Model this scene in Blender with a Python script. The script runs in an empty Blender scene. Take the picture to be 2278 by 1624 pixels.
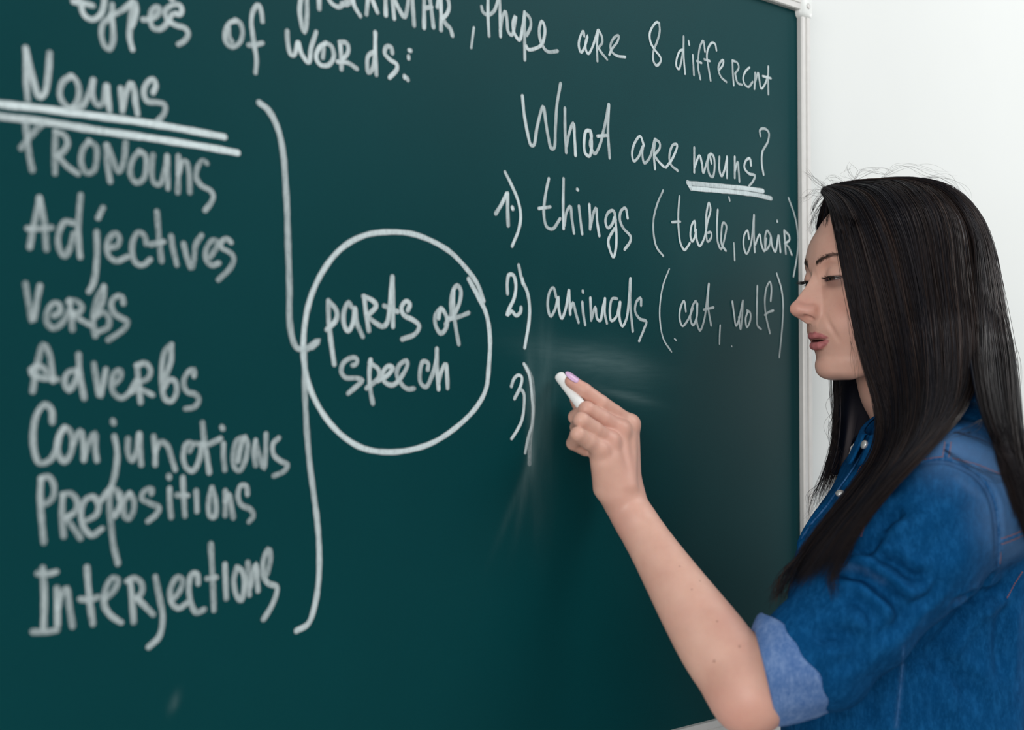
import bpy, math, random
import numpy as np
from mathutils import Vector, Matrix
from mathutils.bvhtree import BVHTree
from mathutils.kdtree import KDTree
random.seed(7); RNG = np.random.default_rng(11)
S = bpy.context.scene
COL = S.collection
# ------------------------------------------------------------------ camera
FPX, YAW, PITCH = 2700.0, math.radians(50.5), math.atan2(880-812, 2700)
CAM = np.array([0.0, -0.989, 1.42])
FW = np.array([math.cos(PITCH)*math.cos(YAW), math.cos(PITCH)*math.sin(YAW), math.sin(PITCH)])
RT = np.array([math.sin(YAW), -math.cos(YAW), 0.0])
UP = np.cross(RT, FW)
cd = bpy.data.cameras.new('camera'); cam = bpy.data.objects.new('camera', cd); COL.objects.link(cam)
cd.sensor_width = 36.0; cd.sensor_fit = 'HORIZONTAL'; cd.lens = 36.0*FPX/2278.0
cd.clip_start = 0.05; cd.clip_end = 60
cam.matrix_world = Matrix(((RT[0], UP[0], -FW[0], CAM[0]), (RT[1], UP[1], -FW[1], CAM[1]), (RT[2], UP[2], -FW[2], CAM[2]), (0, 0, 0, 1)))
cd.dof.use_dof = True; cd.dof.focus_distance = 1.43; cd.dof.aperture_fstop = 3.1
S.camera = cam
# ------------------------------------------------------------------ world, lights, exposure
W = bpy.data.worlds.new('world'); S.world = W; W.use_nodes = True
W.node_tree.nodes['Background'].inputs[0].default_value = (0.90, 0.97, 1.0, 1)
W.node_tree.nodes['Background'].inputs[1].default_value = 0.48
def area(name, loc, target, sx, sy, power, col):
    l = bpy.data.lights.new(name, 'AREA'); l.shape = 'RECTANGLE'; l.size = sx; l.size_y = sy; l.energy = power; l.color = col
    o = bpy.data.objects.new(name, l); COL.objects.link(o); o.location = loc
    o.rotation_euler = (Vector(target)-Vector(loc)).to_track_quat('-Z', 'Y').to_euler()
    return o
area('overhead_key_light', (2.2, -1.6, 3.1), (1.4, 0, 1.3), 1.6, 1.2, 28, (1.0, 0.985, 0.97))  # unseen overhead key, placed to light wall, hair and shoulder from above
area('added_fill_light', (-2.0, -1.9, 1.9), (1.1, -0.25, 1.4), 1.8, 1.7, 58, (1.0, 0.965, 0.935))  # unseen fill, added to brighten the face
area('added_right_light', (5.0, -1.1, 1.8), (1.4, -0.02, 1.35), 1.2, 1.4, 42, (1.0, 0.98, 0.95))  # unseen source, added to lift the wall and rim the hair
vs = S.view_settings; vs.view_transform = 'Standard'; vs.look = 'None'; vs.gamma = 1; vs.exposure = 0.12; vs.use_curve_mapping = False
# ------------------------------------------------------------------ helpers
def P(u, v, Z):
    """a point seen at pixel (u, v) that stands Z metres in front of the camera"""
    return CAM + FW*Z + RT*((u-1139)/FPX*Z) + UP*((812-v)/FPX*Z)
def BP(u, v):
    """where the sight line through a pixel meets the board plane y = 0"""
    d = FW + RT*((u-1139)/FPX) + UP*((812-v)/FPX)
    t = -CAM[1]/d[1]
    return CAM[0]+d[0]*t, CAM[2]+d[2]*t
def srgb(r, g, b):
    f = lambda c: (c/255/12.92 if c/255 <= .04045 else ((c/255+.055)/1.055)**2.4)
    return (f(r), f(g), f(b), 1)
def mesh_obj(name, verts, faces, mat=None, parent=None, smooth=True, kind=None, label=None, cat=None):
    me = bpy.data.meshes.new(name)
    me.from_pydata([tuple(map(float, v)) for v in verts] if not isinstance(verts, np.ndarray) else verts.tolist(), [], faces if isinstance(faces, list) else faces.tolist())
    if smooth: me.polygons.foreach_set('use_smooth', [True]*len(me.polygons))
    me.update()
    o = bpy.data.objects.new(name, me); COL.objects.link(o)
    if mat: me.materials.append(mat)
    if parent: o.parent = parent
    if kind: o['kind'] = kind
    if label: o['label'] = label
    if cat: o['category'] = cat
    return o
def empty(name, loc, label, cat):
    o = bpy.data.objects.new(name, None); COL.objects.link(o); o.location = loc; o.empty_display_size = .1
    o['label'] = label; o['category'] = cat
    bpy.context.view_layer.update()
    return o
def adopt(o, root):
    """parent o to root, keeping o where it stands (root is unrotated)"""
    o.parent = root
    o.matrix_parent_inverse = Matrix.Translation(-Vector(root.location))
class MB:
    def __init__(s): s.v = []; s.f = []
    def add(s, vs_, fs_):
        n = len(s.v); s.v += [tuple(map(float, q)) for q in vs_]; s.f += [tuple(i+n for i in q) for q in fs_]
    def box(s, a, b, bev=0.0):
        (x0, y0, z0), (x1, y1, z1) = a, b
        if bev <= 0:
            s.add([(x, y, z) for x in (x0, x1) for y in (y0, y1) for z in (z0, z1)],
                  [(0, 1, 3, 2), (4, 6, 7, 5), (0, 4, 5, 1), (2, 3, 7, 6), (0, 2, 6, 4), (1, 5, 7, 3)]); return
        import bmesh
        bm = bmesh.new(); bmesh.ops.create_cube(bm, size=1)
        for v in bm.verts: v.co = ((x0+x1)/2+v.co.x*(x1-x0), (y0+y1)/2+v.co.y*(y1-y0), (z0+z1)/2+v.co.z*(z1-z0))
        bmesh.ops.bevel(bm, geom=bm.edges[:], offset=bev, segments=3, affect='EDGES', profile=.5)
        bm.verts.index_update(); s.add([v.co for v in bm.verts], [[v.index for v in f.verts] for f in bm.faces]); bm.free()
    def tube(s, pts, rad, n=6, cap=True):
        pts = np.asarray(pts, float); m = len(pts)
        rad = np.full(m, rad) if np.isscalar(rad) else np.asarray(rad)
        T = np.gradient(pts, axis=0); T /= np.linalg.norm(T, axis=1)[:, None]+1e-12
        a = np.cross(T[0], [0.31, .2, .93]); a /= np.linalg.norm(a)
        V = []
        for i in range(m):
            a = a - T[i]*a.dot(T[i]); a /= np.linalg.norm(a)+1e-12; b = np.cross(T[i], a)
            for k in range(n):
                t = 2*math.pi*k/n; V.append(pts[i]+rad[i]*(math.cos(t)*a+math.sin(t)*b))
        F = [(i*n+k, i*n+(k+1) % n, (i+1)*n+(k+1) % n, (i+1)*n+k) for i in range(m-1) for k in range(n)]
        if cap: F += [tuple(range(n))[::-1], tuple((m-1)*n+k for k in range(n))]
        s.add(V, F)
    def obj(s, name, mat, parent=None, **k):
        return mesh_obj(name, s.v, s.f, mat, parent, **k)
def catmull(pts, step):
    p = np.asarray(pts, float)
    if len(p) < 3:
        n = max(2, int(np.linalg.norm(p[-1]-p[0])/step)+1); t = np.linspace(0, 1, n)[:, None]; return p[0]*(1-t)+p[-1]*t
    q = np.vstack([2*p[0]-p[1], p, 2*p[-1]-p[-2]]); out = []
    for i in range(1, len(q)-2):
        p0, p1, p2, p3 = q[i-1:i+3]
        d = [max(np.linalg.norm(b-a)**.5, 1e-4) for a, b in ((p0, p1), (p1, p2), (p2, p3))]
        t0, t1 = 0, d[0]; t2 = t1+d[1]; t3 = t2+d[2]
        n = max(2, int(np.linalg.norm(p2-p1)/step)+1)
        for t in np.linspace(t1, t2, n, endpoint=False):
            A1 = (t1-t)/(t1-t0)*p0+(t-t0)/(t1-t0)*p1; A2 = (t2-t)/(t2-t1)*p1+(t-t1)/(t2-t1)*p2; A3 = (t3-t)/(t3-t2)*p2+(t-t2)/(t3-t2)*p3
            B1 = (t2-t)/(t2-t0)*A1+(t-t0)/(t2-t0)*A2; B2 = (t3-t)/(t3-t1)*A2+(t-t1)/(t3-t1)*A3
            out.append((t2-t)/(t2-t1)*B1+(t-t1)/(t2-t1)*B2)
    out.append(q[-2]); return np.array(out)
# ------------------------------------------------------------------ materials
class NT:
    """small node-tree builder"""
    def __init__(s, name):
        s.m = bpy.data.materials.new(name); s.m.use_nodes = True; s.t = s.m.node_tree; s.n = s.t.nodes; s.b = s.n['Principled BSDF']; s.out = s.n['Material Output']
    def node(s, typ, **k):
        n = s.n.new(typ)
        for a, b in k.items():
            if a.startswith('i_'):
                key = a[2:]; n.inputs[int(key) if key.isdigit() else key].default_value = b
            else: setattr(n, a, b)
        return n
    def link(s, a, b): s.t.links.new(a, b)
    def coord(s, scale=(1, 1, 1), rot=(0, 0, 0), loc=(0, 0, 0)):
        c = s.node('ShaderNodeTexCoord'); m = s.node('ShaderNodeMapping'); m.inputs['Scale'].default_value = scale; m.inputs['Rotation'].default_value = rot; m.inputs['Location'].default_value = loc
        s.link(c.outputs['Object'], m.inputs['Vector']); return m.outputs[0]
    def noise(s, vec, scale, detail=4, rough=.55, out=0):
        n = s.node('ShaderNodeTexNoise'); n.inputs['Scale'].default_value = scale; n.inputs['Detail'].default_value = detail; n.inputs['Roughness'].default_value = rough
        s.link(vec, n.inputs['Vector']); return n.outputs[out]
    def ramp(s, fac, stops):
        r = s.node('ShaderNodeValToRGB'); e = r.color_ramp.elements
        while len(e) < len(stops): e.new(.5)
        for k, (p, c) in zip(e, stops): k.position = p; k.color = c if len(c) == 4 else (*c, 1)
        s.link(fac, r.inputs[0]); return r.outputs[0]
    def mix(s, fac, a, b, mode='MIX'):
        m = s.node('ShaderNodeMix', data_type='RGBA', blend_type=mode)
        for sock, val in ((m.inputs[0], fac), (m.inputs[6], a), (m.inputs[7], b)):
            if hasattr(val, 'links') or isinstance(val, bpy.types.NodeSocket): s.link(val, sock)
            else: sock.default_value = val
        return m.outputs[2]
    def math(s, op, a, b=0.0, c=0.0, clamp=False):
        m = s.node('ShaderNodeMath', operation=op, use_clamp=clamp)
        for sock, val in zip(m.inputs, (a, b, c)):
            if isinstance(val, bpy.types.NodeSocket): s.link(val, sock)
            else: sock.default_value = val
        return m.outputs[0]
    def bump(s, h, strength, dist):
        b = s.node('ShaderNodeBump'); b.inputs['Strength'].default_value = strength; b.inputs['Distance'].default_value = dist
        s.link(h, b.inputs['Height']); s.link(b.outputs[0], s.b.inputs['Normal']); return b
    def attr(s, name, out='Fac'):
        a = s.node('ShaderNodeAttribute', attribute_name=name); return a.outputs[out]
def simple(name, col, rough=.5, metal=0.0, spec=.5, var=0.06, scale=40, bump=0.0):
    t = NT(name); c = t.noise(t.coord(), scale)
    lo = tuple(x*(1-var) for x in col[:3]); hi = tuple(min(1, x*(1+var)) for x in col[:3])
    t.link(t.ramp(c, [(.3, lo), (.7, hi)]), t.b.inputs['Base Color'])
    t.b.inputs['Roughness'].default_value = rough; t.b.inputs['Metallic'].default_value = metal; t.b.inputs['Specular IOR Level'].default_value = spec
    if bump: t.bump(c, bump, .001)
    return t.m
# ------------------------------------------------------------------ room
m_wall = simple('white_wall_paint', (.735, .755, .745), .8, var=.015, scale=3, bump=.0)
m_floor = simple('grey_floor', (.32, .30, .27), .5, scale=8)
m_ceil = simple('ceiling_white', (.8, .8, .8), .9, scale=4)
WY = 0.022
b = MB(); b.box((-1.6, WY, 0), (5.2, WY+.12, 2.9)); b.obj('wall_back', m_wall, kind='structure', smooth=False)
b = MB(); b.box((-1.6, -4.0, -.1), (5.2, WY+.12, 0)); b.obj('floor', m_floor, kind='structure', smooth=False)
b = MB(); b.box((-1.6, WY-.014, 0), (5.2, WY, .08), .002); b.obj('baseboard_back', m_ceil, kind='structure', smooth=False)
# ------------------------------------------------------------------ board
t = NT('green_chalkboard'); vec = t.coord()
n1 = t.noise(vec, 2.2, 6, .6); n2 = t.noise(vec, 900, 2, .5)
base = t.ramp(n1, [(.25, srgb(0, 52, 56)), (.75, srgb(0, 60, 64))])
base = t.mix(.10, base, t.ramp(n2, [(.35, srgb(0, 40, 44)), (.7, srgb(10, 100, 104))]))
# rubbed-out chalk dust near the writing hand: blurred arc strokes on the enamel, placed in board coordinates
def smear(cx, cz, sx, sz, ang, amt, fine):
    m = t.coord(loc=(0, 0, 0)); sp = t.node('ShaderNodeSeparateXYZ'); t.link(m, sp.inputs[0])
    ca, sa = math.cos(ang), math.sin(ang)
    dx = t.math('SUBTRACT', sp.outputs[0], cx); dz = t.math('SUBTRACT', sp.outputs[2], cz)
    a = t.math('ADD', t.math('MULTIPLY', dx, ca/sx), t.math('MULTIPLY', dz, sa/sx))
    c = t.math('ADD', t.math('MULTIPLY', dx, -sa/sz), t.math('MULTIPLY', dz, ca/sz))
    r = t.math('ADD', t.math('MULTIPLY', a, a), t.math('MULTIPLY', c, c))
    g = t.math('MULTIPLY', t.math('EXPONENT', t.math('MULTIPLY', r, -1.0)), amt)
    mp = t.coord(scale=(1/fine[0], 1, 1/fine[1]), rot=(0, ang, 0)); nn = t.noise(mp, 1.0, 3, .6)
    return t.math('MULTIPLY', g, t.math('MULTIPLY', nn, 1.6))
def bp(u, v): return BP(u, v)
tot = None
for (u, v, sx, sz, ang, amt, fine) in [(1330, 800, .085, .014, -.12, .16, (.05, .004)), (1400, 840, .05, .03, -.6, .06, (.05, .004)), (1390, 880, .045, .005, -.18, .16, (.04, .002)),
        (1215, 860, .012, .06, 0, .06, (.01, .05)), (1205, 940, .018, .09, 0, .07, (.01, .05)), (1183, 930, .006, .07, .05, .15, (.005, .05)), (1178, 1035, .006, .05, -.25, .14, (.005, .04)),
        (1150, 1100, .005, .05, -.5, .05, (.004, .04)), (1290, 830, .05, .03, 0, .05, (.03, .01)), (388, 1562, .004, .008, -.4, .12, (.004, .01))]:
    x, z = bp(u, v); g = smear(x, z, sx, sz, ang, amt, fine)
    tot = g if tot is None else t.math('ADD', tot, g)
base = t.mix(t.math('MULTIPLY', t.math('MINIMUM', tot, .6), .72), base, srgb(170, 195, 195))
t.link(base, t.b.inputs['Base Color'])
t.link(t.ramp(n1, [(.2, (.40,)*3), (.8, (.47,)*3)]), t.b.inputs['Roughness']); t.b.inputs['Specular IOR Level'].default_value = .09
t.bump(n2, .05, .0004)
m_board = t.m
m_alu = simple('anodised_aluminium', (.66, .65, .63), .45, metal=.15, var=.03, scale=90)
m_cap = simple('white_plastic_corner', (.78, .80, .78), .35, var=.02)
X1, Z0, Z1 = BP(1776.5, 600)[0], BP(1621, 1591)[1], BP(1768, 24)[1]
X0 = X1 - 1.62
FRW = 0.0185                                      # visible face width of the frame
board = empty('chalkboard', (X0, 0.0, Z0-.02), 'green chalkboard with aluminium frame covered in white chalk grammar notes, fixed to the white wall', 'chalkboard')
def bpart(mb, name, mat, **k):
    o = mb.obj(name, mat, **k); adopt(o, board); return o
b = MB(); b.box((X0-.004, 0, Z0-.004), (X1+.004, .010, Z1+.004)); bpart(b, 'writing_surface', m_board, smooth=False, label='dark green enamel writing surface')
def rail_h(z, s, name, label=None):
    """horizontal aluminium profile; s=+1 above the panel, -1 below"""
    prof = [(0.0, .012), (0.0, -.006), (.0012, -.0078), (.0075, -.0082), (.0080, -.0072), (.0088, -.0072), (.0093, -.0086), (.0165, -.0086), (.0185, -.0066), (.0185, .016), (.004, .016)]
    V = []; 
    for x in (X0-.006, X1+.006): V += [(x, y, z+s*a) for a, y in prof]
    n = len(prof); F = [(i, (i+1) % n, n+(i+1) % n, n+i) for i in range(n)]+[tuple(range(n)), tuple(range(n, 2*n))[::-1]]
    m = MB(); m.add(V, F); return bpart(m, name, m_alu, smooth=False, label=label)
def rail_v(x, s, name):
    prof = [(0.0, .012), (0.0, -.006), (.0012, -.0080), (.0068, -.0082), (.0078, -.0060), (.0092, -.0060), (.0102, -.0086), (.0165, -.0086), (.0185, -.0066), (.0185, .016), (.004, .016)]
    V = []
    for z in (Z0-.002, Z1+.002): V += [(x+s*a, y, z) for a, y in prof]
    n = len(prof); F = [(i, (i+1) % n, n+(i+1) % n, n+i) for i in range(n)]+[tuple(range(n)), tuple(range(n, 2*n))[::-1]]
    m = MB(); m.add(V, F); return bpart(m, name, m_alu, smooth=False)
rail_h(Z1, 1, 'frame_rail'); rail_h(Z0, -1, 'frame_rail'); rail_v(X1, 1, 'frame_rail'); rail_v(X0, -1, 'frame_rail')
# aluminium chalk tray under the board
prof = [(-.0185, -.0086), (-.0185, -.012), (-.026, -.024), (-.029, -.046), (-.023, -.052), (-.025, -.054), (-.036, -.049), (-.036, .010), (-.0185, .010)]
V = []
for x in (X0+.02, X1-.02): V += [(x, y, Z0+a) for a, y in prof]
n = len(prof); m = MB(); m.add(V, [(i, (i+1) % n, n+(i+1) % n, n+i) for i in range(n)]+[tuple(range(n)), tuple(range(n, 2*n))[::-1]])
bpart(m, 'chalk_tray', m_alu, smooth=False)
for sx in (0, 1):
    for sz in (0, 1):
        xc = X1 if sx else X0; zc = Z1 if sz else Z0; dx = 1 if sx else -1; dz = 1 if sz else -1
        xa, xb = sorted((xc-dx*.004, xc+dx*.0225)); za, zb = sorted((zc-dz*.010, zc+dz*.0225))
        m = MB(); m.box((xa, -.0112, za), (xb, .018, zb), .0075)
        c = bpart(m, 'corner_cap', m_cap, label='rounded white plastic corner cap')
        m = MB(); cx, cz = (xa+xb)/2, (za+zb)/2
        m.tube([(cx, -.0118, cz), (cx, -.0106, cz)], .0038, 14); s_ = m.obj('screw', m_alu); adopt(s_, c); s_.matrix_parent_inverse = Matrix.Identity(4)
# ------------------------------------------------------------------ chalk writing
t = NT('white_chalk_line'); vec = t.coord()
g1 = t.noise(vec, 1500, 2, .6); g2 = t.noise(t.coord(scale=(1, 1, .25)), 420, 3, .6)
gg = t.math('MULTIPLY', t.math('ADD', g1, g2), .5)
t.link(t.ramp(gg, [(.35, (.54, .63, .645)), (.6, (.68, .77, .785))]), t.b.inputs['Base Color']); t.b.inputs['Roughness'].default_value = .95; t.b.inputs['Specular IOR Level'].default_value = .1
edge = t.attr('edge'); 
al = t.math('MULTIPLY', t.math('SUBTRACT', gg, .36), 7.0, clamp=True)
al = t.math('MULTIPLY', t.math('MULTIPLY', al, .20), 1.0); al = t.math('ADD', al, t.math('MULTIPLY', t.attr('strength'), .95))
al = t.math('MULTIPLY', al, t.math('MULTIPLY', t.math('SUBTRACT', 1.06, edge), 2.6, clamp=True), clamp=True)
t.link(al, t.b.inputs['Alpha'])
m_chalkline = t.m
REG = {'1': (0, 0, 3.2486), '2': (0, 450, 3.2486), '3': (0, 880, 2.8), '4': (500, 0, 3.0373), '5': (620, 480, 2.9), '6': (1050, 0, 2.9205), '7': (1080, 360, 3.0373), '8': (1080, 760, 3.69),
       'a': (640, 0, 3.7967), 'b': (150, 0, 5.556), 'c': (1280, 20, 4.952), 'p': (0, 0, 1.0)}
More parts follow.
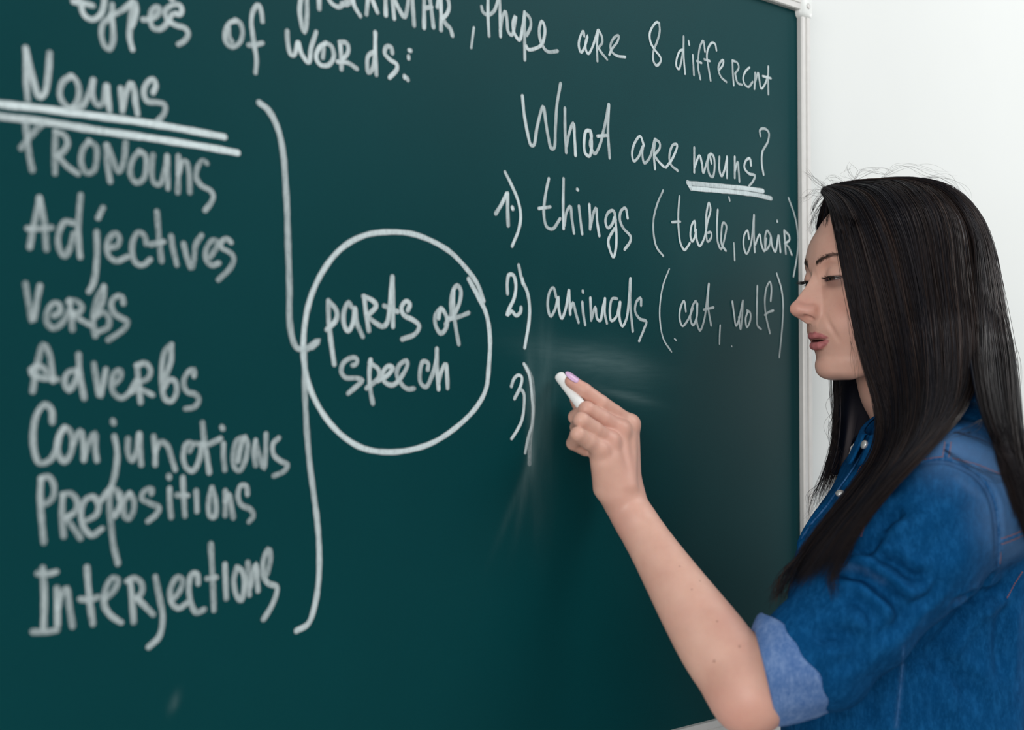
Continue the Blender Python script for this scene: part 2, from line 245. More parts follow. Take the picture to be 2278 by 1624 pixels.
TXT = r"""
types|b|5.4|.55|70,20 190,40 310,70;130,-60 165,60 200,180 300,245 400,190 445,80 460,-60;550,60 540,200 440,290 415,420 460,570 515,610 560,520 560,330 545,200;530,190 640,150 760,60 820,20 850,120 830,240 790,330;800,20 785,160 770,330 765,470 800,610;930,245 1030,235 1120,170 1130,90 1080,90 1030,150 1020,260 1060,350 1150,360 1240,270 1290,180;1240,270 1200,150 1260,80 1370,60 1410,110 1390,180 1330,170;1250,270 1350,320 1450,350 1490,420 1450,500 1370,550;1270,-10 1310,-5
of|1|5.2|.6|1710,150 1660,165 1625,240 1635,310 1680,340 1730,310 1752,240 1735,170 1700,145;1650,200 1655,270 1675,300;1895,155 1885,80 1865,35 1832,70 1815,150 1825,250 1840,350 1852,430 1845,525;1795,327 1840,325 1893,312
words:|4|5.2|.65|420,212 425,300 445,370 465,375 490,290;495,290 520,370 565,425 580,330 615,218;680,292 635,325 615,390 645,440 700,440 735,380 715,310 680,292;665,330 660,390;778,290 785,380 788,468;775,285 820,290 835,330 820,375 790,400;762,418 830,425 890,465;1010,350 970,375 960,440 970,495 1000,460 1012,380;1015,220 1015,350 1022,505;1130,360 1122,320 1092,315 1078,360 1115,405 1160,435 1160,470 1112,525;1238,372 1242,405;1228,520 1237,550;1210,512 1216,530;1243,340 1258,343
grammar|a|5.4|.65|120,-60 100,80 115,200 140,275 160,150 160,-60;262,-60 265,75;330,-40 370,30 430,60 490,10 510,-50;455,30 500,40 545,-10;540,-40 560,50 610,135;680,-60 662,120;690,-50 755,105;820,-60 825,130;880,-60 898,155;880,-50 930,60 985,145 1010,60 1020,-60;1050,-60 1055,60 1065,215;1150,-60 1150,235;1155,70 1210,60;1190,-60 1210,80 1228,230;1260,60 1275,-40;1285,-60 1292,100 1292,255;1270,-40 1340,-20 1360,60 1340,120 1300,160;1305,155 1340,210 1370,240 1390,300
comma|a|3.5|.6|1570,235 1548,405
there|a|4.6|.62|1635,58 1645,100 1690,128 1740,95 1765,30 1780,-30;1690,-30 1690,150 1698,303;1785,-30 1792,150 1795,308;1795,240 1810,150 1835,95 1850,180 1860,270 1890,300 1915,200 1922,135 1900,190 1910,280 1955,340 1980,240 1998,105;1998,105 1998,300 2000,505;2000,110 2040,150 2050,220 2015,300;2010,390 2030,420 2135,385 2165,300 2165,220 2143,180 2122,240 2130,340 2170,420 2200,440 2275,432
are|c|4.6|.55|95,300 85,240 50,310 35,400 60,480 100,420 135,290 115,350 110,440 140,495 185,420 245,235;250,235 235,380 240,575;255,235 290,310 290,380 255,420;250,430 290,490 345,555;370,505 400,440 460,360 475,290 430,310 385,390 390,460 450,515 545,530
eight|c|4.6|.55|920,160 895,145 850,190 815,270 825,370 870,450 935,540 930,590 890,625 855,570 855,470 900,350 925,240 918,155
different|c|4.4|.52|1180,450 1150,460 1110,560 1110,640 1135,665 1165,560 1180,460;1188,305 1188,500 1203,715;1288,510 1295,620 1300,730;1245,355 1252,395;1425,470 1405,350 1375,400 1355,500 1350,640 1375,775;1335,575 1385,595;1550,455 1535,385 1505,370 1465,420 1445,510 1465,660 1487,790;1415,555 1475,575;1580,670 1620,620 1625,560 1590,590 1570,660 1600,750 1660,805;1725,570 1730,700 1740,840;1725,570 1775,590 1795,650 1755,710;1755,715 1785,820 1830,835;1915,645 1870,690 1845,770 1870,840 1905,860 1950,805;1978,705 1975,800 1970,880;1980,800 2010,700 2025,790 2045,880 2090,820 2115,740;2122,635 2120,780 2123,940;2060,740 2150,765
What|6|5.8|.55|325,625 338,750 360,870 382,945 398,945 420,830 460,692 478,800 495,900 515,968 530,965 540,830 550,680 573,545;601,705 602,850 610,990;612,950 625,880 655,800 664,900 670,1010;765,850 740,850 725,930 735,1000 760,1015 775,930 765,850 775,880 765,940 795,1000 825,950 850,860 885,680;888,680 882,850 893,1025;815,885 880,880
are|6|5|.55|1115,945 1090,885 1055,930 1038,1000 1050,1048 1080,1020 1110,945 1105,1000 1118,1060 1150,1030 1185,905;1190,905 1180,1000 1187,1098;1185,905 1215,925 1218,960 1180,1010;1185,1015 1210,1050 1245,1085;1258,1088 1300,1030 1330,940 1305,940 1280,1010 1290,1070 1335,1110
nouns|6|5|.55|1441,960 1441,1120;1442,1090 1475,1010 1490,1060 1500,1125 1515,1080 1535,1010;1535,1010 1530,1080 1545,1140 1562,1150 1575,1080 1565,1010 1545,1000 1555,1060;1606,1020 1605,1100 1620,1145 1640,1100 1655,1020;1655,1020 1655,1155;1705,1020 1705,1155;1706,1110 1725,1050 1730,1110 1735,1180;1810,1075 1802,1030 1780,1040 1767,1090 1800,1130 1835,1140 1825,1175 1797,1210
question_mark|6|4.8|.55|1872,885 1868,845 1895,835 1925,860 1920,920 1885,985 1880,1060 1892,1135
underline|6|8|.72|1402,1190 1600,1208 1780,1225 1888,1242
underline|6|8|.72|1428,1224 1560,1236 1700,1248 1850,1268 1940,1290;1400,1185 1425,1225
number_one|7|6.5|.6|68,350 105,290 142,215;148,215 148,320 152,430;178,305 184,322
bracket|7|5.4|.6|130,70 180,170 220,270 236,370 222,460 178,570
things|7|5.4|.58|425,115 402,230 392,350 412,440 450,455 502,385;358,316 435,305;525,115 522,300 525,452;530,430 545,340 570,300 580,380 595,482;630,300 640,390 652,487;618,186 622,190;700,290 705,380 705,455;708,440 730,340 745,310 752,400 767,500;878,395 862,330 830,340 808,400 825,448 855,420 870,370 882,480 878,590 862,645 840,600 828,530 870,450;958,380 942,312 915,330 905,390 930,450 978,505 975,540 938,592
bracket|7|4.2|.5|1197,195 1160,280 1133,390 1135,500 1155,580 1198,636
table|7|4.6|.55|1308,235 1300,350 1302,450 1315,550 1342,596 1378,550;1258,408 1312,405;1415,470 1412,400 1395,420 1383,500 1395,540 1415,500 1420,450 1425,520 1445,570 1475,520 1500,400 1520,320 1508,275 1492,350 1488,450 1500,540 1525,510 1522,475 1500,480;1568,325 1562,450 1570,550 1590,590 1615,510 1625,430 1605,410 1592,480 1595,560 1622,600
comma|7|4|.5|1676,550 1680,610 1682,665
chair|7|4.6|.55|1778,520 1768,465 1748,490 1742,570 1762,622 1790,560 1812,360;1812,360 1812,500 1817,610;1820,560 1850,490 1862,560 1882,605 1895,520;1925,500 1900,465 1885,520 1893,595 1918,560 1925,500 1935,570 1955,608 1975,500;1980,500 1990,610;1967,395 1969,408;2017,465 2022,540 2028,622;2017,465 2050,500 2052,530 2020,552;2022,555 2045,575 2068,628
bracket|7|4.2|.5|2045,245 2080,340 2103,440 2110,560 2100,660 2079,775
number_two|7|6|.6|147,890 145,820 158,762 185,765 203,830 192,920 155,1000 142,1040 175,1010 205,1040 235,1015 238,985
bracket|7|6|.6|222,700 245,800 280,880 295,970 292,1080 263,1255;245,790 252,825
animals|7|5.2|.56|475,915 455,850 430,880 418,980 438,1045 470,990 488,910 492,990 512,1060 540,990 560,870;562,870 565,950 570,1030;572,1000 590,950 608,1020 627,1085;653,950 660,1030 672,1100;655,870 658,885;707,920 712,1070;715,1060 740,980 752,1060 772,1075 790,990 805,925;805,925 803,1020 818,1090;885,925 855,925 838,1000 848,1075 880,1050 905,950;908,950 902,1050 922,1112 950,1060 975,790;978,790 975,950 992,1145;1050,970 1047,920 1022,940 1010,1010 1042,1062 1085,1078 1070,1130 1037,1210
bracket|7|3.4|.48|1240,725 1200,830 1178,960 1178,1080 1202,1200 1255,1283
cat|7|4.6|.5|1352,1010 1340,940 1318,980 1310,1060 1330,1110 1365,1070 1400,990;1428,1000 1420,940 1395,980 1382,1060 1400,1105 1425,1050 1430,960;1430,960 1425,1080 1447,1140 1475,1070 1505,830;1507,825 1500,960 1522,1105;1472,1000 1538,985
comma|7|3.6|.5|1583,1105 1580,1165 1578,1230
wolf|7|4.4|.5|1665,945 1678,1040 1690,1108 1705,1080 1735,940;1710,1050 1722,1135 1733,1040 1738,940;1772,1008 1756,1060 1765,1118 1785,1080 1787,1020 1765,1005;1835,840 1832,1000 1837,1110 1860,1130;1925,940 1930,850 1920,810 1897,850 1885,950 1895,1050 1920,1158;1885,1035 1912,1015 1942,1005
bracket|7|4.2|.5|1965,755 1995,850 2008,950 2005,1080 1983,1320
number_three|8|5.4|.6|210,368 228,310 265,275 295,290 290,350 265,410 236,468;240,455 285,392 310,420 315,500 297,640 255,730 212,795
bracket|8|5.2|.6|312,183 350,255 368,350 378,450 388,560 380,680 352,770 323,912
bracket_smear|8|8|.10|325,200 375,300 390,450 385,650 365,800 360,1000
Nouns|1|5.6|.6|185,350 190,480 190,600 200,720;185,350 215,480 245,600 285,705 320,680 345,560 358,385;515,550 455,590 430,680 460,750 510,785 555,740 570,650 545,575 510,550;500,785 590,770 640,680 672,580;672,580 665,680 700,760 740,750 765,620;772,620 778,700 790,800;870,640 875,720 882,805;885,790 905,690 945,600 970,660 975,730 992,825;1105,670 1125,620 1105,572 1070,590 1038,660 1060,730 1130,740 1188,755 1190,810 1155,860 1115,900
underline|1|6.6|.8|-60,740 0,752 300,785 700,840 1000,880 1300,930 1620,990
underline|1|6.6|.8|-60,830 0,842 300,878 700,942 1100,1000 1400,1048 1600,1083 1715,1105
Pronouns|1|5.6|.38|185,900 195,1000 210,1120 232,1230;310,890 240,960 190,1020 150,1070;400,950 395,1100 395,1250;400,955 460,975 487,1030 465,1085 410,1130;420,1130 480,1200 560,1255;640,1022 598,1080 585,1180 620,1250 670,1240 697,1150 690,1060 640,1022;765,1050 775,1180 795,1310;775,1050 810,1140 855,1245 890,1180 908,1030;1005,1095 960,1150 940,1250 980,1320 1030,1300 1057,1200 1045,1120 1005,1095;1105,1120 1095,1220 1110,1320 1150,1335 1190,1240 1205,1130;1207,1130 1210,1250 1212,1360;1287,1130 1287,1260 1283,1390;1287,1260 1315,1170 1345,1170 1365,1260 1370,1390;1492,1180 1465,1160 1425,1210 1415,1280 1450,1340 1520,1380 1540,1420 1520,1470 1480,1520
Adjectives|2|5.6|.42|213,325 235,200 262,80 285,-30;282,-30 308,80 325,200 335,340;200,190 280,192 370,182;525,150 470,140 425,220 422,320 465,390 505,330 530,230;582,-50 570,80 562,200 578,395;742,42 708,112;697,215 700,350 690,500 672,590 642,645;795,330 850,310 862,260 835,225 795,250 772,310 785,390 840,425 918,395;1055,300 1040,240 1000,218 962,270 952,360 980,440 1030,455 1082,415;1132,70 1142,200 1152,310 1165,425;1088,305 1182,285;1235,245 1250,340 1277,450;1325,300 1350,400 1383,480 1402,400 1412,310 1455,240;1520,395 1560,330 1570,285 1535,275 1488,340 1490,420 1530,455 1580,440;1668,290 1640,265 1600,285 1600,330 1655,360 1688,400 1665,470 1578,560
Verbs|2|5.6|.36|182,590 205,720 235,860 260,740 287,605;390,820 432,790 430,740 390,730 345,780 335,860 380,910 440,880 480,820 500,780;500,710 512,800 522,920;490,720 540,712 592,755 570,795 520,808;540,820 600,860 650,885;750,610 705,690 680,780 672,870 688,965;750,610 745,700 705,800;690,830 740,795 785,830 780,900 715,935;890,730 880,685 840,680 802,730 822,800 880,840 920,860 900,910 782,995
Adverbs|2|5.6|.42|235,1365 255,1240 280,1120 312,1030 350,1080 370,1180 382,1290;225,1210 240,1250 310,1270 412,1280;228,1230 250,1185 300,1190 340,1230;555,1215 490,1230 465,1300 497,1360 530,1320 560,1230;567,1100 572,1200 590,1320 607,1415;677,1170 695,1280 722,1405 745,1310 765,1210;830,1310 870,1270 867,1215 830,1230 805,1310 830,1390 880,1415 930,1380 985,1290;990,1180 1000,1300 1015,1445;985,1180 1050,1165 1085,1210 1070,1270 1010,1300;940,1375 1000,1350 1100,1392;1237,1030 1190,1080 1168,1190 1170,1330 1190,1420 1235,1440 1275,1370 1260,1290 1215,1285 1185,1340;1237,1030 1232,1150 1190,1270;1400,1255 1397,1210 1350,1235 1325,1310 1350,1370 1410,1388 1435,1430 1400,1480 1340,1492
Conjunctions|3|5.6|.45|325,165 320,90 280,55 232,110 207,220 212,340 245,420 300,410 345,350 380,220 400,200;400,200 360,270 362,360 400,412 440,360 450,270 425,210 400,200;450,310 500,220 520,310 522,400;522,390 550,300 588,235 592,330 602,402;700,155 708,175;710,255 728,350 718,470 690,570 640,640;795,270 797,360 820,408 850,350 865,240;868,240 870,330 878,430;955,255 965,340 965,430;965,350 1000,290 1040,310 1065,380 1090,460;1180,345 1195,300 1160,300 1140,380 1160,450 1200,470 1240,400 1255,300;1260,170 1272,280 1290,390 1302,480;1215,300 1290,305 1372,268;1375,185 1392,218;1390,300 1390,380 1398,462;1525,258 1475,280 1450,370 1460,450 1490,468 1530,390 1538,290 1520,260 1495,330 1480,410;1590,280 1580,350 1590,435;1592,290 1612,370 1642,452 1652,350 1655,240;1735,265 1700,300 1705,370 1750,410 1790,430 1770,470 1705,500
Prepositions|3|5.6|.42|255,520 250,620 260,780 273,912;255,515 300,505 335,560 325,640 285,675;390,620 385,740 395,875;390,615 440,610 480,660 470,720 410,760;415,770 460,830 500,888;545,775 600,740 612,680 580,630 530,650 505,720 520,820 570,870 632,830;690,570 680,660 690,800 705,930 732,1045;625,660 670,595 725,590 742,640;715,740 748,680 738,620;750,612 742,700 715,752;805,610 770,660 775,750 800,770 832,710 828,640 805,610;942,610 945,582 900,592 880,640 930,670 990,700 972,740 922,782;1050,500 1053,512;1055,580 1055,660 1065,755;1137,510 1142,620 1150,748;1098,620 1165,622;1220,595 1225,720;1320,575 1300,650 1308,750 1337,755 1342,650 1320,575;1402,595 1402,745;1402,660 1425,610 1438,680 1452,760;1540,615 1532,565 1500,560 1480,620 1500,680 1560,710 1577,750 1550,785
Interjections|3|5.8|.5|235,1108 300,1110 347,1098;265,1075 275,1250 270,1455;205,1470 280,1472 352,1460;352,1200 355,1320 357,1430;357,1330 380,1240 412,1200 430,1310 450,1435;540,1070 550,1200 565,1330 578,1420;500,1268 560,1272 610,1255;660,1260 712,1210 732,1145 700,1135 655,1210 650,1310 690,1370 752,1412;810,1150 822,1280 832,1410;792,1155 830,1135 880,1170 880,1230 850,1258;852,1262 900,1310 952,1362;966,1130 990,1250 1012,1380 990,1500 925,1565;1065,1275 1110,1230 1135,1150 1105,1130 1062,1200 1067,1290 1110,1325 1165,1290;1232,1170 1225,1110 1195,1110 1175,1180 1187,1290 1220,1350 1270,1332;1312,925 1322,1100 1332,1335;1290,1140 1345,1132;1400,1052 1408,1262;1475,1070 1455,1150 1475,1250 1500,1275 1522,1180 1505,1090 1475,1070;1542,1040 1552,1240;1560,1190 1592,1050 1600,1130 1605,1215;1662,1110 1682,1010 1672,955 1642,1010 1640,1120 1670,1170 1722,1190 1718,1240 1685,1320 1640,1392
upper_bracket|p|6.6|.6|576,229 594,243 611,271 622,302 629.5,345 634,400 638,470 640,542 643,635 643.5,712 649.5,752 660,774 680,776 700,763 708,758 694,772
lower_bracket|p|6.2|.6|676,782 677,807 677,859 682,963 689,1039 696.4,1094 707,1183 709,1273 700,1344 684,1388 659,1403
chalk_circle|5|6|.7|1225,410 1290,530 1340,640 1362,800 1355,960 1335,1120 1270,1240 1150,1360 1000,1460 850,1510 700,1525 560,1505 450,1450 340,1350 250,1220 190,1080 160,930 160,780 185,600 240,440 330,290 430,190 560,125 700,105 850,115 980,160 1100,230 1200,330 1280,440 1320,550
parts|5|5.6|.6|320,550 320,650 332,780 357,958;320,550 370,610 370,670 310,735;468,590 450,560 422,610 420,700 445,745 475,700 490,600;490,600 502,690 540,778;550,520 560,620 580,742;545,520 600,545 628,580 570,645;570,650 620,690 670,715 697,690 712,600 730,395;732,395 735,550 735,715;680,582 765,618;832,610 845,570 822,550 790,590 805,640 865,672 905,710 880,762 795,797
of|5|5.4|.6|1045,597 1010,640 1012,710 1045,760 1080,720 1080,650 1045,597 1030,660;1075,700 1110,640 1108,560 1125,480 1150,450 1172,480 1165,560 1130,640;1125,480 1125,600 1140,720 1160,828;1100,665 1160,652 1222,627
speech|5|5.4|.6|475,965 500,955 500,920 465,917 415,950 402,1010 430,1045 500,1048 537,1062 500,1100 447,1145;590,930 582,1030 590,1130 605,1210;585,950 640,990 645,1040 565,1112;640,1065 700,1030 735,980 705,970 668,1020 685,1075 735,1092 790,1040 830,960 825,935 780,960 760,1020 790,1085 830,1118 870,1115;960,992 962,950 930,940 910,1000 915,1080 948,1105 985,1040 1015,930 1018,860;1018,860 1020,980 1030,1118;1030,1075 1050,1000 1075,955 1085,1040 1088,1110
chalk_mark|7|4|.5|1643,240 1648,262
chalk_mark|7|3|.45|1275,1196 1286,1206
chalk_mark|7|3|.45|1658,1242 1664,1250
"""
QUOTE = {'comma': 'comma', 'eight': 'numeral "8"', 'question_mark': 'question mark', 'number_one': 'numeral "1"', 'number_two': 'numeral "2"', 'number_three': 'numeral "3"'}
st_list = []
def stroke(mb, ed, px, wid, lay):
    p = catmull(px, 4.0)
    q = np.array([BP(u, v) for u, v in p])
    seg = np.r_[0, np.cumsum(np.linalg.norm(np.diff(q, axis=0), axis=1))]
    if seg[-1] < wid: # dot
        d = (q[-1]-q[0]); d = d/(np.linalg.norm(d)+1e-9); c = q.mean(0); q = np.array([c-d*wid*.15, c+d*wid*.15]); seg = np.array([0, wid*.3])
    n = max(2, int(seg[-1]/.0018)+1); s = np.linspace(0, seg[-1], n)
    q = np.c_[np.interp(s, seg, q[:, 0]), np.interp(s, seg, q[:, 1])]
    T = np.gradient(q, axis=0); T /= np.linalg.norm(T, axis=1)[:, None]+1e-12
    # rounded ends
    h = wid/2
    pre = [q[0]-T[0]*h*k for k in (.95, .7, .38)]; post = [q[-1]+T[-1]*h*k for k in (.38, .7, .95)]
    wob = 1+.05*np.sin(s*160+RNG.uniform(0, 6))+.03*np.sin(s*411+RNG.uniform(0, 6))
    w = np.r_[[.3, .7, .92], wob, [.92, .7, .3]]*h
    Q = np.vstack([pre, q, post]); TT = np.vstack([[T[0]]*3, T, [T[-1]]*3]); N = np.c_[-TT[:, 1], TT[:, 0]]
    pr = .92+.22*np.sin(np.linspace(0, 1, len(Q))*RNG.uniform(2.5, 5)+RNG.uniform(0, 6)); pr[:3] *= [.5, .7, .85]; pr[-3:] *= [.85, .7, .5]
    V = []
    for (a, b_), nn, ww, pp in zip(Q, N, w, pr):
        for k, yy in ((-1, 0), (-.5, -.00012), (0, -.00018), (.5, -.00012), (1, 0)):
            V.append((a+nn[0]*ww*k, -.0003-lay*.00005+yy, b_+nn[1]*ww*k)); ed.append(abs(k)); st_list.append(pp)
    m = len(Q); mb.add(V, [(i*5+k, i*5+k+1, i*5+6+k, i*5+5+k) for i in range(m-1) for k in range(4)])
lay = 0
for line in TXT.strip().split('\n'):
    nm, reg, wid, st, body = line.split('|'); ox, oy, sc = REG[reg]
    mb = MB(); ed = []; st_list.clear()
    for st_ in body.split(';'):
        pts = [tuple(map(float, c.split(','))) for c in st_.split()]
        lay = (lay+1) % 9
        stroke(mb, ed, [(ox+a/sc, oy+c/sc) for a, c in pts], float(wid)/1000*(.80 if reg in '678c' else 1.0), lay)
    low = nm.lower().strip(':')
    oname = nm if nm in ('underline', 'bracket', 'comma', 'chalk_circle', 'upper_bracket', 'lower_bracket', 'question_mark', 'chalk_mark') else ('chalk_smear' if 'smear' in nm else 'chalk_numeral' if nm in QUOTE else 'chalk_word')
    if 'bracket' in oname: oname = 'chalk_bracket'
    if oname in ('underline', 'comma', 'question_mark'): oname = 'chalk_'+oname
    o = mb.obj(oname, m_chalkline)
    if nm in QUOTE: o['label'] = 'white chalk '+QUOTE[nm]
    elif oname == 'chalk_word': o['label'] = 'white chalk handwriting reading "%s"' % nm
    a = o.data.attributes.new('edge', 'FLOAT', 'POINT'); a.data.foreach_set('value', ed)
    a = o.data.attributes.new('strength', 'FLOAT', 'POINT'); a.data.foreach_set('value', [float(st)*k_*(.80 if reg in '123' and 'underline' not in nm else 1.2 if reg in '678c' else 1.0) for k_ in st_list])
    adopt(o, board)
# ------------------------------------------------------------------ implicit-surface modelling (numpy)
def smin(a, b, k):
    h = np.clip(.5+.5*(b-a)/k, 0, 1); return b*(1-h)+a*h-k*h*(1-h)
def smax(a, b, k): return -smin(-a, -b, k)
def L(p): return np.sqrt((p*p).sum(-1))
def cone(p, a, b, ra, rb):
    """tapered capsule"""
    a = np.asarray(a, float); b = np.asarray(b, float); d = b-a; h = np.clip(((p-a)@d)/(d@d), 0, 1)
    return L(p-a-h[..., None]*d)-(ra+(rb-ra)*h)
def ell(p, c, r, R=None):
    """ellipsoid, R rows = local axes"""
    q = p-np.asarray(c, float)
    if R is not None: q = q@np.asarray(R).T
    r = np.asarray(r, float); k0 = L(q/r); k1 = L(q/(r*r)); return k0*(k0-1)/(k1+1e-9)
def fcone(p, a, b, ra, rb, nrm, flat):
    """tapered capsule squashed by `flat` along direction nrm"""
    nrm = np.asarray(nrm, float); nrm = nrm/np.linalg.norm(nrm); a = np.asarray(a, float)
    d = (p-a)@nrm; q = p+nrm*(d*(1/flat-1))[..., None]
    b = np.asarray(b, float); b2 = b+nrm*(((b-a)@nrm)*(1/flat-1))
    return cone(q, a, b2, ra, rb)*min(1, flat)
def chain(p, pts, rads, k=.003, nrm=None, flat=1.0):
    d = None
    for i in range(len(pts)-1):
        e = cone(p, pts[i], pts[i+1], rads[i], rads[i+1]) if nrm is None else fcone(p, pts[i], pts[i+1], rads[i], rads[i+1], nrm, flat)
        d = e if d is None else smin(d, e, k)
    return d
def nets(fn, lo, hi, h, blk=8, margin=1.6):
    """naive surface nets of fn<0 in a box; evaluated only in blocks near the surface"""
    lo = np.asarray(lo, float); hi = np.asarray(hi, float)
    nb = np.maximum(1, np.ceil((hi-lo)/(h*blk)).astype(int)); n = nb*blk+1
    I = np.stack(np.meshgrid(*[np.arange(k) for k in nb], indexing='ij'), -1).reshape(-1, 3)
    cf = fn(lo+(I+.5)*blk*h)
    F = np.ones(tuple(n), np.float32)
    cs = cf.reshape(nb)
    F[:-1, :-1, :-1] = np.repeat(np.repeat(np.repeat(np.where(cs < 0, -1, 1), blk, 0), blk, 1), blk, 2)
    near = np.abs(cf) < blk*h*.87*margin
    loc = np.stack(np.meshgrid(*[np.arange(blk+1)]*3, indexing='ij'), -1).reshape(-1, 3)
    J = I[near]
    for s in range(0, len(J), 400):
        idx = (J[s:s+400, None, :]*blk+loc[None]).reshape(-1, 3)
        F[idx[:, 0], idx[:, 1], idx[:, 2]] = fn(lo+idx*h)
    C = np.stack([F[x:n[0]-1+x, y:n[1]-1+y, z:n[2]-1+z] < 0 for x in (0, 1) for y in (0, 1) for z in (0, 1)])
    sm = C.sum(0); act = (sm > 0) & (sm < 8); del C
    A = np.argwhere(act); ids = -np.ones(act.shape, np.int32); ids[A[:, 0], A[:, 1], A[:, 2]] = np.arange(len(A))
    off = np.array([(x, y, z) for x in (0, 1) for y in (0, 1) for z in (0, 1)])
    vals = np.stack([F[A[:, 0]+o[0], A[:, 1]+o[1], A[:, 2]+o[2]] for o in off], 1)
    acc = np.zeros((len(A), 3)); cnt = np.zeros(len(A))
    for i in range(8):
        for j in range(i+1, 8):
            if np.abs(off[i]-off[j]).sum() != 1: continue
            a, b_ = vals[:, i], vals[:, j]; m = (a < 0) != (b_ < 0)
            t_ = a[m]/(a[m]-b_[m]); acc[m] += off[i]+t_[:, None]*(off[j]-off[i]); cnt[m] += 1
    V = lo+(A+acc/cnt[:, None])*h
    Q = []
    for ax in range(3):
        sl0 = [slice(1, -1)]*3; sl0[ax] = slice(0, n[ax]-1)
        sl1 = list(sl0); sl1[ax] = slice(1, n[ax])
        a = F[tuple(sl0)] < 0; b_ = F[tuple(sl1)] < 0
        for flip, mk in ((0, a & ~b_), (1, ~a & b_)):
            E = np.argwhere(mk); 
            if not len(E): continue
            E = E+1; E[:, ax] -= 1
            u, w = [(1, 2), (2, 0), (0, 1)][ax]
            q = []
            for du, dw in ((-1, -1), (0, -1), (0, 0), (-1, 0)):
                e = E.copy(); e[:, u] += du; e[:, w] += dw; q.append(ids[e[:, 0], e[:, 1], e[:, 2]])
            q = np.stack(q, 1); Q.append(q[:, ::-1] if flip else q)
    Q = np.vstack(Q); Q = Q[(Q >= 0).all(1)]
    return V, Q
def relax(V, Q, it=2, lam=.5):
    """light Laplacian smoothing"""
    E = np.vstack([Q[:, [0, 1]], Q[:, [1, 2]], Q[:, [2, 3]], Q[:, [3, 0]]])
    cnt = np.bincount(E.ravel(), minlength=len(V)).astype(float); cnt[cnt == 0] = 1
    for _ in range(it):
        acc = np.stack([np.bincount(E[:, 0], V[E[:, 1], k], len(V))+np.bincount(E[:, 1], V[E[:, 0], k], len(V)) for k in range(3)], 1)
        V = V+lam*(acc/cnt[:, None]-V)
    return V
def vnormals(V, Q):
    fn = np.cross(V[Q[:, 2]]-V[Q[:, 0]], V[Q[:, 3]]-V[Q[:, 1]])
    N = np.zeros_like(V)
    for k in range(4):
        for c in range(3): N[:, c] += np.bincount(Q[:, k], fn[:, c], len(V))
    return N/(np.linalg.norm(N, axis=1)[:, None]+1e-12)
def bvh_of(V, Q): return BVHTree.FromPolygons([Vector(v) for v in V], Q.tolist())
def cast(bvh, u, v, lift=0.0):
    """first hit of the sight line at pixel (u, v)"""
    d = FW+RT*((u-1139)/FPX)+UP*((812-v)/FPX); d = Vector(d/np.linalg.norm(d))
    loc, nor, idx, dist = bvh.ray_cast(Vector(CAM), d)
    if loc is None: return None, None
    if nor.dot(d) > 0: nor = -nor
    return np.array(loc+nor*lift), np.array(nor)
def cast_line(bvh, pts, step=3, lift=0.0):
    out = [cast(bvh, u, v, lift) for u, v in catmull(pts, step)]
    return [a for a, _ in out if a is not None], [b for a, b in out if a is not None]
def tab(xs, ys):
    xs = np.asarray(xs, float); ys = np.asarray(ys, float); o = np.argsort(xs); xs, ys = xs[o], ys[o]
    # smooth monotone-ish cubic resample of the table
    m = np.gradient(ys, xs); fx = np.linspace(xs[0], xs[-1], 600); i = np.clip(np.searchsorted(xs, fx)-1, 0, len(xs)-2)
    hh = xs[i+1]-xs[i]; t_ = (fx-xs[i])/hh
    fy = (2*t_**3-3*t_**2+1)*ys[i]+(t_**3-2*t_**2+t_)*hh*m[i]+(-2*t_**3+3*t_**2)*ys[i+1]+(t_**3-t_**2)*hh*m[i+1]
    return lambda x: np.interp(x, fx, fy)
# ------------------------------------------------------------------ the woman: skin
HT = math.radians(153.6)
HA = np.array([math.cos(HT), math.sin(HT), 0]); HL = np.array([math.cos(HT+math.pi/2), math.sin(HT+math.pi/2), 0]); HH = np.array([0, 0, 1.])
HR = np.stack([HA, HL, HH])                      # rows: forward, her left, up
HO = P(1758.5, 690, 1.40)                        # tip of the nose
def h2w(p): return HO+(np.asarray(p, float)/1000)@HR
def w2h(p): return ((np.asarray(p)-HO)@HR.T)*1000
_am = tab([150, 75, 62, 54, 47, 40, 30, 20, 10, 0, -10, -17, -24, -33, -40, -48, -54, -60, -67, -73, -80, -95], [-60, -34, -30, -28.5, -30, -31.5, -32.5, -32, -31, -29.5, -28, -27, -27.5, -31, -34, -37, -38, -36.5, -37.5, -40, -46, -60])
_W = tab([150, 75, 54, 40, 25, 10, -10, -30, -50, -65, -75, -82, -95], [55, 70, 69, 68, 66.5, 64, 60, 56, 51, 46, 42, 38, 30])
_rg = tab([60, 47, 42, 35, 26, 18, 8, 1, -2.5, -6, -9, -12, -15, -18, -30], [-32, -29, -27.5, -24, -18, -11.5, -4.3, -.8, -1.5, -5.5, -12, -18, -22.5, -26, -33])
_nw = tab([60, 44, 30, 18, 8, 0, -8, -14, -30], [10, 9, 11, 13, 15, 16, 15, 12, 10])
EYE = np.array([-46.0, 28., 38.])
